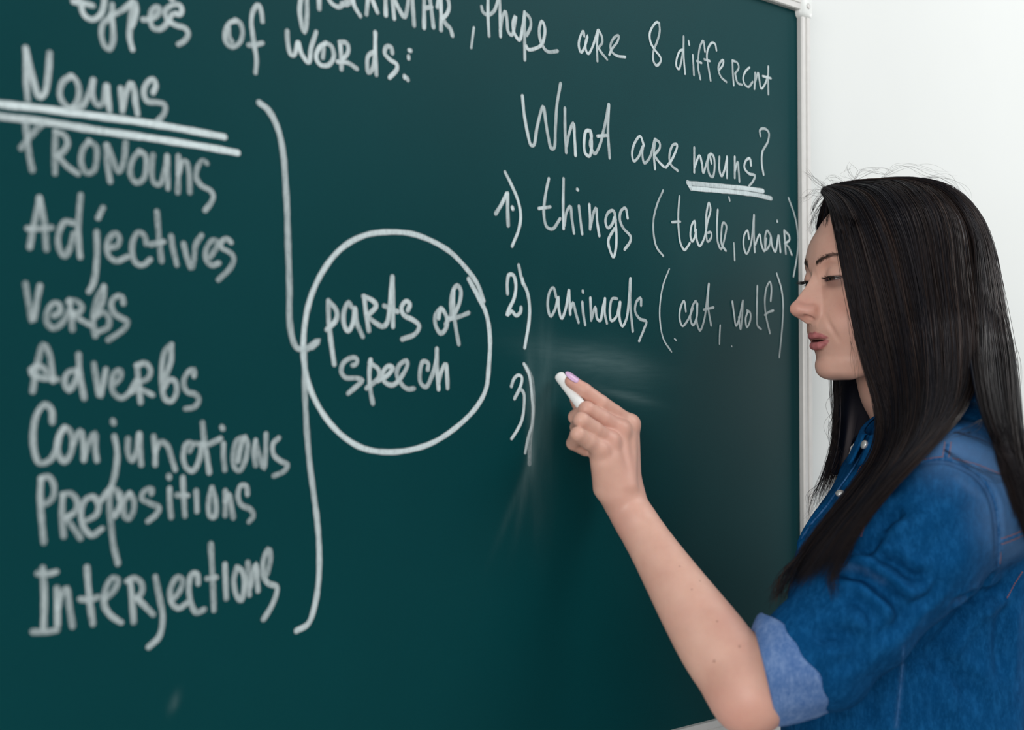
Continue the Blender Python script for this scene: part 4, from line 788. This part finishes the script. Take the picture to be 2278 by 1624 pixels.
# snap buttons on the placket
for u, v in ((1925, 990), (1869, 1099)):
    q_, nn = cast(bvs, u, v, .001)
    ml = leaf.data; q2, n2_ = cast(BVHTree.FromPolygons([v_.co+leaf.matrix_world.translation*0 for v_ in ml.vertices], [tuple(p_.vertices) for p_ in ml.polygons]), u, v, .001)
    if q2 is not None and (q_ is None or np.linalg.norm(q2-CAM) < np.linalg.norm(q_-CAM)): q_, nn = q2, n2_
    if q_ is None: q_ = P(u, v, 1.365); nn = -FW*.5-RT*.85
    nn = nn/np.linalg.norm(nn)
    mb = MB(); mb.tube([q_-nn*.002, q_+nn*.001, q_+nn*.0022, q_+nn*.0028], [.0046, .0050, .0042, .0015], 18)
    sub(mb, 'button', m_snap, shirt, label='pearly metal snap button')
# trousers and shoes (below the frame)
def leg_sdf(p):
    q = w2t(p); qs = np.stack([q[..., 0], np.abs(q[..., 1]), q[..., 2]], -1)
    d = ell(q, (0, 0, HIPZ-.03), (.100, .155, .12))
    d = smin(d, chain(qs, [(0, .085, HIPZ-.06), (0, .088, KN), (-.01, .088, AN)], [.092, .064, .050], .02), .03)
    d = smax(d, AN-.02-q[..., 2], .005)
    return d
Vl, Ql = nets(leg_sdf, TC-(.26, .26, TC[2]), TC+(.26, .26, -.22), .009, margin=1.5)
m_jeans = mk_denim('dark_denim', srgb(14, 20, 36), srgb(24, 32, 52), srgb(40, 50, 76))
adopt(mesh_obj('trousers', Vl, Ql, m_jeans), person)
m_shoe = simple('white_shoe', (.7, .7, .68), .5)
def shoe_sdf(p):
    q = w2t(p); qs = np.stack([q[..., 0], np.abs(q[..., 1]), q[..., 2]], -1)
    d = cone(qs, (-.02, .09, AN-.045), (.13, .097, AN-.055), .042, .036); d = smin(d, cone(qs, (-.015, .089, AN), (-.01, .089, AN-.03), .045, .042), .02)
    return smax(d, -(q[..., 2]+TC[2]), .004)
Vf, Qf = nets(shoe_sdf, TC-(.26, .26, TC[2]+.01), np.array([TC[0]+.26, TC[1]+.26, .18]), .006, margin=1.5)
kx = w2t(Vf)[:, 1] > 0
for side in (True, False):
    m_ = kx[Qf].all(1) == side
    sel = Qf[m_] if side else Qf[(~kx[Qf]).all(1)]
    ids_, inv = np.unique(sel, return_inverse=True)
    adopt(mesh_obj('shoe', Vf[ids_], inv.reshape(-1, 4), m_shoe), person)
# ------------------------------------------------------------------ the woman: hair
def Pl(u, v, l):
    """point of the sight line at (u, v) that lies l mm to her left of the head's midplane"""
    d = FW+RT*((u-1139)/FPX)+UP*((812-v)/FPX)
    t = (l/1000-(CAM-HO)@HL)/(d@HL); return CAM+d*t
bv_all = BVHTree.FromPolygons([Vector(v) for v in np.vstack([Vh, Vs])], np.vstack([Qh, Qs+len(Vh)]).tolist())
def gpt(u, v, k):
    if isinstance(k, str):
        q_, _ = cast(bv_all, u, v)
        d = FW+RT*((u-1139)/FPX)+UP*((812-v)/FPX); d = d/np.linalg.norm(d)
        return q_-d*float(k[1:])
    if 1 < k < 2: return P(u, v, k)
    return Pl(u, v, k)
def guide(pts, n=34):
    W_ = np.array([gpt(u, v+max(0, min(11, (500-v)*.11)), k) for u, v, k in pts]); c = catmull(W_, .004)
    c[2:-2] = (c[:-4]+c[1:-3]+c[2:-2]+c[3:-1]+c[4:])/5
    d = np.r_[0, np.cumsum(np.linalg.norm(np.diff(c, axis=0), axis=1))]; s = np.linspace(0, d[-1], n)
    return np.stack([np.interp(s, d, c[:, i]) for i in range(3)], 1)
c9 = 'c.009'; c14 = 'c.014'
NEAR = [guide(g) for g in [
 [(1828, 424, -8), (1843, 440, 12), (1857, 480, 38), (1868, 530, 60), (1878, 590, 71), (1888, 650, 75), (1900, 720, 77), (1918, 800, 80), (1940, 870, 84), (1958, 930, 92), (1952, 1000, 1.305), (1900, 1080, 1.285), (1835, 1160, 1.262), (1778, 1235, 1.240), (1734, 1318, 1.222)],
 [(1832, 412, -16), (1862, 432, 8), (1886, 480, 38), (1905, 540, 62), (1922, 620, 76), (1938, 700, 81), (1955, 790, 84), (1975, 870, 88), (1988, 940, 1.318), (1975, 1010, 1.298), (1925, 1085, 1.275), (1868, 1160, 1.252), (1810, 1235, 1.232), (1752, 1330, 1.212)],
 [(1842, 406, -22), (1885, 420, 5), (1925, 470, 40), (1955, 540, 66), (1978, 620, 80), (1995, 710, 85), (2010, 800, 88), (2022, 880, 92), (2022, 945, 1.316), (2000, 1010, 1.294), (1950, 1080, 1.268), (1895, 1155, 1.242), (1838, 1225, 1.222), (1780, 1312, 1.202)],
 [(1865, 400, -26), (1920, 408, 2), (1970, 450, 36), (2008, 520, 66), (2032, 610, 82), (2048, 710, 88), (2060, 800, 91), (2066, 880, 95), (2055, 945, 1.316), (2022, 1010, 1.290), (1972, 1075, 1.262), (1918, 1145, 1.236), (1868, 1215, 1.214), (1822, 1300, 1.188)],
 [(1895, 395, -28), (1965, 400, 0), (2018, 435, 30), (2060, 505, 62), (2085, 600, 80), (2100, 700, 86), (2108, 800, 89), (2110, 875, 92), (2090, 935, 1.320), (2050, 990, 1.290), (1998, 1050, 1.260), (1945, 1115, 1.234), (1900, 1180, 1.212), (1860, 1245, 1.192), (1848, 1312, 1.178)],
 [(1930, 391, -28), (2010, 396, -4), (2068, 430, 24), (2110, 500, 52), (2138, 600, 72), (2154, 700, 79), (2164, 790, 82), (2160, 860, 84), (2128, 920, 1.325), (2078, 975, 1.290), (2030, 1030, 1.258), (1975, 1090, 1.230), (1925, 1150, 1.208), (1885, 1215, 1.190), (1862, 1290, 1.178)]]]
bv_cl = BVHTree.FromPolygons([Vector(v) for v in np.vstack([Vs, RA, RB])], Qs.tolist())
def drape(g, gap=.011):
    """lift a guide so that it lies on the cloth instead of passing through it"""
    f = np.ones(len(g))
    for i, p_ in enumerate(g):
        d = p_-CAM; D_ = np.linalg.norm(d)
        loc, nor, idx, dist = bv_cl.ray_cast(Vector(CAM), Vector(d/D_))
        if loc is not None and dist-gap < D_: f[i] = (dist-gap)/D_
    k = 5; fp = np.pad(f, k, mode='edge'); mn = np.array([fp[i:i+2*k-3].min() for i in range(2, len(f)+2)])
    fs = np.convolve(np.pad(mn, 3, mode='edge'), np.ones(7)/7, 'valid')
    return CAM+(g-CAM)*np.minimum(fs, f)[:, None]
NEAR = [drape(g) for g in NEAR]
BACK = [guide(g) for g in [
 [(1960, 389, -28), (2045, 396, -8), (2100, 430, 14), (2142, 500, 40), (2152, 600, 62), (2160, 700, 70), (2166, 790, 72), (2178, 880, 72), (2202, 960, 66), (2240, 1030, 60), (2265, 1100, 55), (2290, 1180, 50), (2310, 1260, 46)],
 [(1980, 388, -30), (2060, 394, -14), (2120, 428, 2), (2168, 495, 22), (2192, 590, 38), (2206, 690, 44), (2220, 780, 46), (2234, 870, 46), (2248, 950, 46), (2264, 1030, 45), (2282, 1110, 42), (2300, 1190, 40), (2315, 1260, 38)],
 [(1995, 389, -32), (2072, 397, -22), (2132, 432, -12), (2180, 500, 0), (2203, 590, 8), (2219, 690, 12), (2235, 780, 14), (2248, 870, 16), (2262, 950, 18), (2274, 1030, 20), (2290, 1110, 20), (2308, 1190, 20), (2322, 1250, 20)],
 [(1995, 392, -38), (2068, 402, -38), (2126, 440, -38), (2170, 510, -38), (2192, 600, -36), (2206, 700, -32), (2222, 790, -28), (2236, 870, -22), (2252, 950, -16), (2266, 1030, -12), (2284, 1110, -8), (2300, 1190, -6), (2315, 1240, -6)],
 [(1980, 398, -46), (2040, 415, -55), (2085, 460, -66), (2118, 530, -74), (2135, 620, -78), (2148, 710, -76), (2165, 800, -68), (2185, 880, -56), (2208, 950, -46), (2230, 1030, -40), (2255, 1110, -36), (2275, 1190, -34)]]]
BACK = [drape(g, .008) for g in BACK]
def hpts(L_, n=34):
    c = catmull([h2w(x) if x[0] < 50 else x for x in L_], .004); d = np.r_[0, np.cumsum(np.linalg.norm(np.diff(c, axis=0), axis=1))]; s = np.linspace(0, d[-1], n)
    return np.stack([np.interp(s, d, c[:, i]) for i in range(3)], 1)
FAR = [hpts(g) for g in [
 [(-52, -12, 134), (-56, -30, 118), (-70, -58, 92), (-88, -72, 60), (-98, -77, 20), (-100, -76, -30), (-98, -74, -80), (-98, -72, -130), (-92, -72, -170), (-78, -70, -200), (-62, -66, -232)],
 [(-60, -18, 142), (-72, -46, 122), (-90, -72, 86), (-104, -80, 45), (-110, -80, 0), (-110, -78, -50), (-108, -76, -100), (-106, -76, -150), (-96, -72, -185), (-82, -70, -215), (-70, -66, -242)],
 [(-75, -22, 148), (-92, -55, 126), (-114, -78, 86), (-124, -84, 40), (-126, -82, -10), (-124, -78, -60), (-120, -74, -110), (-114, -72, -150), (-104, -70, -180), (-92, -68, -210), (-84, -66, -230)],
 [(-98, -26, 153), (-122, -58, 130), (-146, -78, 92), (-154, -84, 40), (-150, -80, -10), (-146, -74, -60), (-138, -70, -100), (-126, -70, -140), (-116, -68, -170), (-106, -66, -200)],
 [(-125, -28, 154), (-150, -55, 134), (-178, -74, 98), (-188, -78, 45), (-184, -74, -5), (-180, -68, -50), (-180, -60, -90), (-190, -52, -130), (-205, -46, -170), (-215, -42, -210)]]]
def fit(X):
    """keep strands outside the scalp"""
    q = w2h(X); c = np.array((-129, 0, 70.)); r = np.array((92.0, 79.5, 78.5)); k = L((q-c)/r)
    f = np.where((k < 1) & (q[..., 2] > 10), 1/np.maximum(k, .3), 1.0); w_ = np.clip((q[..., 2]-10)/25, 0, 1)
    Y = h2w(c+(q-c)*(1+(f-1)*w_)[..., None])
    for _ in range(3): Y[..., 1:-1, :] = (Y[..., :-2, :]+Y[..., 1:-1, :]*2+Y[..., 2:, :])/4
    return Y
def lerp_g(G, s):
    """Catmull-Rom across guides; s: (n,) in [0, K-1]"""
    K = len(G); A = np.stack(G); i = np.clip(s.astype(int), 0, K-2); f = (s-i)[:, None, None]
    p0 = A[np.clip(i-1, 0, K-1)]; p1 = A[i]; p2 = A[i+1]; p3 = A[np.clip(i+2, 0, K-1)]
    return fit(.5*((2*p1)+(-p0+p2)*f+(2*p0-5*p1+4*p2-p3)*f*f+(-p0+3*p1-3*p2+p3)*f**3))
AXH = h2w((-125, 0, 40)); 
def outward(X):
    c = AXH.copy(); c = np.broadcast_to(c, X.shape).copy(); c[..., 2] = np.minimum(X[..., 2], AXH[2]); o = X-c
    return o/(L(o)[..., None]+1e-9)
HV, HF, HC = [], [], []; hbase = 0
def strands(X, r0, tint, sides=3):
    """X: (n, m, 3) centre lines -> thin tubes, appended to the running mesh"""
    global hbase
    n, m, _ = X.shape
    T = np.gradient(X, axis=1); T /= L(T)[..., None]+1e-12
    ref = np.array([.3, .5, .81]); a = np.cross(T, ref); a /= L(a)[..., None]+1e-12; b_ = np.cross(T, a)
    t_ = np.linspace(0, 1, m); r = (r0[:, None]*np.clip(np.minimum(1, (1-t_)*3+.18), 0, 1)[None, :])[..., None, None]
    ang = np.arange(sides)*2*math.pi/sides
    V = X[:, :, None, :]+r*(np.cos(ang)[None, None, :, None]*a[:, :, None, :]+np.sin(ang)[None, None, :, None]*b_[:, :, None, :])
    idx = np.arange(n*m*sides).reshape(n, m, sides)
    q = np.stack([idx[:, :-1, :], np.roll(idx, -1, 2)[:, :-1, :], np.roll(idx, -1, 2)[:, 1:, :], idx[:, 1:, :]], -1).reshape(-1, 4)
    HV.append(V.reshape(-1, 3)); HF.append(q+hbase); HC.append(np.repeat(tint, m*sides)); hbase += n*m*sides
def locks(G, n, nclump, thick, spread, r, wav=.0022, tcut=.12, s0=0, s1=None, inner=0.0, root_spread=1.0):
    K = len(G); s1 = K-1 if s1 is None else s1; m = G[0].shape[0]; t_ = np.linspace(0, 1, m)
    cs = RNG.uniform(s0, s1, nclump); cd_ = RNG.uniform(0, 1, nclump); ct = RNG.uniform(0, 1, nclump); cph = RNG.uniform(0, 6.28, (nclump, 3))
    k = RNG.integers(0, nclump, n)
    s = np.clip(cs[k]+RNG.normal(0, spread, n), s0, s1)
    X = lerp_g(G, s)
    O = outward(X); depth = (inner+thick*cd_[k]**1.0+RNG.normal(0, .0012, n))
    prof = np.clip(t_*8, 0, 1)*.75+.25
    X = X+O*(depth[:, None]*prof[None])[..., None]
    T = np.gradient(X, axis=1); T /= L(T)[..., None]+1e-12; Bn = np.cross(T, O)
    w = wav*(np.sin(t_[None]*7+cph[k, 0:1])*.9+np.sin(t_[None]*15+cph[k, 1:2])*.35)*np.clip(t_*2, 0, 1)
    X = X+Bn*w[..., None]
    f1 = RNG.normal(0, .0009, (n, 1, 3))*np.sin(t_*9+0)[None, :, None]+RNG.normal(0, .0012, (n, 1, 3))*(t_**2)[None, :, None]
    X = X+f1
    cut = RNG.uniform(1-tcut, 1, n)*(1-.05*ct[k]); idx = t_[None]*cut[:, None]*(m-1); i0 = np.clip(idx.astype(int), 0, m-2); ff = (idx-i0)[..., None]
    ar = np.arange(n)[:, None]; X = X[ar, i0]*(1-ff)+X[ar, i0+1]*ff
    strands(X, RNG.uniform(.75, 1.25, n)*r, np.clip(ct[k]*.6+RNG.uniform(0, .4, n), 0, 1))
def sheet(name, G, inset, n=60, th=.004):
    s = np.linspace(0, len(G)-1, n); X = lerp_g(G, s); O = outward(X); m = X.shape[1]
    m1 = int(m*.90); X = X[:, :m1]; O = O[:, :m1]; m = m1
    A_ = X+O*inset; B_ = A_-O*th
    idx = np.arange(n*m).reshape(n, m); q = np.stack([idx[:-1, :-1], idx[1:, :-1], idx[1:, 1:], idx[:-1, 1:]], -1).reshape(-1, 4)
    bd = []
    loop = list(idx[0, :])+list(idx[1:, -1])+list(idx[-1, ::-1][1:])+list(idx[::-1, 0][1:-1])
    for a, b_ in zip(loop, loop[1:]+loop[:1]): bd.append((a, b_, b_+n*m, a+n*m))
    return np.vstack([A_.reshape(-1, 3), B_.reshape(-1, 3)]), np.vstack([q, q[:, ::-1]+n*m, np.array(bd)])
locks(NEAR, 5200, 210, .0080, .030, .00027, tcut=.10, inner=-.0005)
locks(NEAR, 500, 60, .006, .10, .00028, wav=.004, tcut=.25, inner=.004)
locks(BACK, 3000, 120, .0080, .032, .00028, tcut=.05, inner=-.006)
locks(BACK, 300, 60, .006, .12, .00026, wav=.004, tcut=.15, inner=.005)
locks(FAR, 1900, 90, .0060, .04, .00034, tcut=.25)
locks(FAR, 120, 40, .004, .12, .00024, wav=.008, tcut=.30, s0=0, s1=1.2, inner=.002)
# fine flyaways at the hairline and over the crown
def wisps(paths, cnt, jit, r=.00012):
    out = []
    for g in paths:
        W_ = np.array([gpt(*p) for p in g])
        for _ in range(cnt):
            j = RNG.normal(0, jit, (len(W_), 3)); j[0] *= .25
            c = catmull(W_+j, .004); d = np.r_[0, np.cumsum(L(np.diff(c, axis=0)))]; s = np.linspace(0, d[-1], 24)
            out.append(np.stack([np.interp(s, d, c[:, i]) for i in range(3)], 1))
    X = np.stack(out); strands(X, np.full(len(X), r)*RNG.uniform(.7, 1.4, len(X)), RNG.uniform(0, 1, len(X)))
wisps([[(1845, 430, -6), (1832, 445, -10), (1818, 470, -14), (1806, 500, -12), (1801, 520, -10)], [(1848, 426, -6), (1830, 432, -12), (1812, 455, -16), (1803, 480, -16)],
       [(1850, 440, 0), (1842, 460, 2), (1838, 490, 4), (1836, 520, 8)]], 16, .0022)
wisps([[(1850, 425, -8), (1835, 412, -10), (1825, 405, -12)], [(1848, 430, -8), (1822, 425, -14), (1800, 432, -16), (1778, 446, -18)], [(1846, 424, -8), (1815, 402, -12), (1790, 380, -14)]], 9, .0030, .00010)
wisps([[(1880, 405, -10), (1850, 395, -12), (1835, 390, -14)], [(1900, 402, -10), (1930, 380, -14), (1965, 376, -16), (1990, 384, -14)], [(1960, 396, -10), (2010, 372, -14), (2070, 380, -16), (2120, 395, -14)],
       [(2050, 396, -10), (2110, 395, -14), (2150, 430, -12), (2168, 470, -10)], [(1900, 400, -10), (1885, 385, -12), (1895, 370, -14)]], 7, .0040, .00010)
wisps([[(2200, 600, 10), (2222, 660, 16), (2238, 740, 20), (2250, 830, 20)], [(2225, 700, 10), (2258, 800, 14), (2264, 900, 12)], [(2240, 860, 20), (2268, 930, 20), (2282, 1010, 20)]], 9, .0030, .00010)
wisps([[(1872, 860, 1.47), (1862, 900, 1.47), (1850, 950, 1.47), (1855, 1000, 1.46)], [(1862, 980, 1.46), (1850, 1030, 1.45), (1822, 1080, 1.44), (1802, 1130, 1.43), (1795, 1160, 1.42)], [(1855, 1010, 1.45), (1835, 1060, 1.44), (1805, 1100, 1.43), (1800, 1140, 1.42)],
       [(1868, 930, 1.47), (1850, 970, 1.47), (1862, 1030, 1.46), (1840, 1080, 1.44)]], 14, .0035, .00014)
wisps([[(1892, 760, 78), (1900, 800, 74), (1905, 850, 70)], [(1885, 690, 76), (1892, 740, 72), (1896, 800, 68), (1899, 830, 66)], [(1858, 500, 36), (1862, 530, 44), (1866, 560, 50)]], 4, .0020, .00008)
wisps([[(1760, 1260, 1.216), (1735, 1300, 1.208), (1715, 1335, 1.202)], [(1905, 1190, c9), (1872, 1245, c9), (1853, 1285, c9), (1850, 1324, c9)], [(1785, 1230, 1.218), (1745, 1290, 1.208), (1735, 1345, 1.20)]], 30, .0040, .00022)
# strands that cross the shoulder
wisps([[(2190, 930, 1.27), (2150, 955, c14), (2100, 975, c14), (2050, 1000, c14)], [(2120, 960, c14), (2180, 975, c9), (2235, 1010, c9), (2272, 1055, c9)], [(2100, 1000, c9), (2160, 1035, c9), (2225, 1062, c9), (2262, 1064, c9)]], 9, .0022, .00013)
t = NT('dark_brown_hair')
c = t.ramp(t.attr('tint'), [(0, (.0025, .0045, .0100)), (.4, (.0060, .0060, .0085)), (.75, (.016, .0105, .0095)), (1, (.042, .024, .018))])
t.link(c, t.b.inputs['Base Color']); t.b.inputs['Roughness'].default_value = .48; t.b.inputs['Specular IOR Level'].default_value = .30; t.b.inputs['Specular Tint'].default_value = (.80, .68, .66, 1)
m_hair = t.m
sv, sq, off = [], [], 0
for G, ins in ((NEAR, .0008), (BACK, -.005), (FAR, -.0005)):
    a, b_ = sheet('s', G, ins); sv.append(a); sq.append(b_+off); off += len(a)
# the hair lying on the scalp
def cap_sdf(p):
    q = w2h(p); d = ell(q, (-129, 0, 70), (91, 78, 78.5)); a, l, h = q[..., 0], np.abs(q[..., 1]), q[..., 2]
    line = -60-.0*l-np.maximum(0, 95-h)*.62                       # hairline slants back towards the ears
    d = smax(d, a-line, 4); d = smax(d, -h-25, 8)
    return d/1000
Vc, Qc = nets(cap_sdf, HO-(.02, .17, .06), HO+(.30, .12, .17), .0035, margin=1.8)
sv.append(Vc); sq.append(Qc+off); off += len(Vc)
SV, SQ = np.vstack(sv), np.vstack(sq)
HV.append(SV); HF.append(SQ+hbase); HC.append(np.full(len(SV), .0))
HVa, HFa, HCa = np.vstack(HV), np.vstack(HF), np.concatenate(HC)
def fast_mesh(name, V, Q, mat):
    me = bpy.data.meshes.new(name); me.vertices.add(len(V)); me.vertices.foreach_set('co', V.astype(np.float32).ravel())
    me.loops.add(Q.size); me.loops.foreach_set('vertex_index', Q.astype(np.int32).ravel())
    me.polygons.add(len(Q)); me.polygons.foreach_set('loop_start', np.arange(0, Q.size, Q.shape[1], dtype=np.int32))
    me.polygons.foreach_set('loop_total', np.full(len(Q), Q.shape[1], np.int32)) if False else None
    me.update(calc_edges=True); me.polygons.foreach_set('use_smooth', np.ones(len(Q), bool)); me.validate()
    me.materials.append(mat); o = bpy.data.objects.new(name, me); COL.objects.link(o); return o
hair = fast_mesh('hair', HVa, HFa, m_hair); hair['label'] = 'long straight dark brown hair'; adopt(hair, person)
a_ = hair.data.attributes.new('tint', 'FLOAT', 'POINT'); a_.data.foreach_set('value', HCa.astype(np.float32))
print('hair verts', len(HVa))
# ------------------------------------------------------------------ brows, lashes
m_lash = simple('black_brown_lash', (.010, .007, .006), .5)
m_brow = simple('dark_brown_brow', (.045, .027, .021), .7)
def brow(sgn):
    mb = MB()
    kt = KDTree(len(Vh))
    for i, v_ in enumerate(qh): kt.insert(Vector(v_), i)
    kt.balance(); N_ = vnormals(Vh, Qh)@HR.T
    for _ in range(1100):
        s_ = RNG.uniform(0, 1); w_ = RNG.normal(0, 1)*(1.9-.9*s_)
        l = 9+36*s_; h = 53.5+9.5*math.sin(min(s_*1.9, 1.57+.35*s_))*.9-3.5*max(0, s_-.6)*2.5+w_*.9
        a = -28-s_*s_*20
        co, i, d_ = kt.find(Vector((a, l*sgn, h))); n_ = N_[i]; b0 = np.array(qh[i])+n_*.15
        dirv = np.array([-.25-.5*s_, sgn*(.75+.3*s_), .42-.8*s_-w_*.12]); dirv -= n_*dirv.dot(n_); dirv /= np.linalg.norm(dirv)
        ln_ = RNG.uniform(2.8, 4.6)
        p_ = [b0, b0+dirv*ln_*.5+n_*.5, b0+dirv*ln_+n_*.25]
        mb.tube([h2w(x) for x in p_], [.00013, .00011, .00004], 3, cap=False)
    return mb.obj('eyebrow', m_brow)
def lashes(sgn):
    mb = MB()
    for upper, n_ in ((True, 46), (False, 18)):
        for k_ in range(n_):
            f = (k_+RNG.uniform(-.3, .3))/n_; ang = math.radians(-52+118*f)            # around the lid, inner to outer
            hz = -1.2 if upper else -5.0
            rad = math.sqrt(max(13.2**2-hz*hz, 1)); out = np.array([math.cos(ang), math.sin(ang), 0])
            b0 = EYE+out*rad*.99+np.array([0, 0, hz-1.2*abs(math.sin(ang))])
            ln_ = (9.5 if upper else 4.0)*RNG.uniform(.75, 1.1)*(.75+.35*f)
            dv = out*.95+np.array([0, .25, 0])+RNG.normal(0, .09, 3)
            dn = -.34 if upper else -.5; cu = .45 if upper else -.1
            pts = [b0, b0+dv*ln_*.4+np.array([0, 0, dn*ln_*.42]), b0+dv*ln_*.75+np.array([0, 0, (dn*.55+cu*.10)*ln_]), b0+dv*ln_+np.array([0, 0, (dn*.4+cu*.35)*ln_])]
            pts = [h2w(x*np.array([1, sgn, 1])) for x in pts]
            w0 = .00026 if upper else .00012
            mb.tube(pts, [w0, w0*.85, w0*.5, w0*.15], 3, cap=False)
    lid = [EYE+np.array([math.cos(a), math.sin(a), 0])*13.25+np.array([0, 0, -1.0-1.6*abs(math.sin(a))]) for a in np.radians(np.linspace(-55, 68, 22))]
    mb.tube([h2w(x*np.array([1, sgn, 1])) for x in lid], np.r_[.0002, np.full(20, .00045), .0002], 5)
    return mb.obj('eyelashes', m_lash)
for sgn in (1, -1): adopt(brow(sgn), person); adopt(lashes(sgn), person)
# ------------------------------------------------------------------ finger nails and chalk
m_nail = simple('lilac_nail_polish', srgb(208, 170, 206)[:3], .16, var=.02)
def nail(nm, up, wid, ln):
    tip, dip = hand[nm][3], hand[nm][2]; ax = (tip-dip)/np.linalg.norm(tip-dip); up = up-ax*up.dot(ax); up /= np.linalg.norm(up); sd = np.cross(ax, up)
    r = frad[nm][3]; V = []; nu, nv = 15, 11
    for lay_ in (0, 1):
        for i in range(nu):
            f = i/(nu-1); x = -.45*ln+ln*f*1.0
            ww = max(.0005, wid*max(0, 1-abs((f-.42)/.585)**2.6)**.55)
            for j in range(nv):
                g = -1+2*j/(nv-1); y = g*ww
                z = math.sqrt(max((r*1.10)**2-y*y*.8, 1e-8))-max(0, x-r*.35)**2*22-.0003*abs(g)-lay_*.0006
                V.append(tip+ax*(x+.0015)+sd*y+up*z)
    F = [(o+i*nv+j, o+i*nv+j+1, o+(i+1)*nv+j+1, o+(i+1)*nv+j) for o in (0, nu*nv) for i in range(nu-1) for j in range(nv-1)]
    ed = [j for j in range(nv)]+[(i+1)*nv-1 for i in range(1, nu)]+[(nu-1)*nv+j for j in range(nv-2, -1, -1)]+[i*nv for i in range(nu-2, 0, -1)]
    F += [(a, b_, b_+nu*nv, a+nu*nv) for a, b_ in zip(ed, ed[1:]+ed[:1])]
    mb = MB(); mb.add(V, F); o = mb.obj('fingernail', m_nail); adopt(o, person); return o
nail('index', -FW*.62+UP*.76+RT*.1, .0050, .0165)
nail('thumb', UP*.2+FW*.6+RT*.2, .0062, .013)
for nm in ('middle', 'ring', 'pinky'): nail(nm, FW*1.0-RT*.2, .0048, .011)
t = NT('white_chalk'); vec = t.coord(); nn = t.noise(vec, 500, 4, .6)
t.link(t.ramp(nn, [(.3, (.80, .81, .80)), (.7, (.90, .90, .88))]), t.b.inputs['Base Color']); t.b.inputs['Roughness'].default_value = .9; t.b.inputs['Specular IOR Level'].default_value = .15; t.bump(nn, .25, .0006)
xb, zb = BP(1236, 822)
c0 = np.array([xb, -.0085, zb]); c0 = P(1243, 834, 1.311); c1 = P(1292, 901, 1.288); ax = (c1-c0)/np.linalg.norm(c1-c0); Lc = .062
a_ = np.cross(ax, [0, 0, 1]); a_ /= np.linalg.norm(a_); b2 = np.cross(ax, a_)
prof = [(0, .0030), (.0004, .0048), (.0016, .0056), (.004, .0059), (.02, .0057), (.045, .0055), (Lc-.001, .0054), (Lc, .0048)]
V = []; nS = 40
for x, r in prof:
    for k in range(nS):
        th = 2*math.pi*k/nS; V.append((ax*x+(a_*math.cos(th)+b2*math.sin(th))*r))
F = [(i*nS+k, i*nS+(k+1) % nS, (i+1)*nS+(k+1) % nS, (i+1)*nS+k) for i in range(len(prof)-1) for k in range(nS)]+[tuple(range(nS))[::-1], tuple((len(prof)-1)*nS+k for k in range(nS))]
ck = mesh_obj('chalk_stick', V, F, t.m, label='short white stick of chalk held between index finger and thumb against the board', cat='chalk'); ck.location = c0
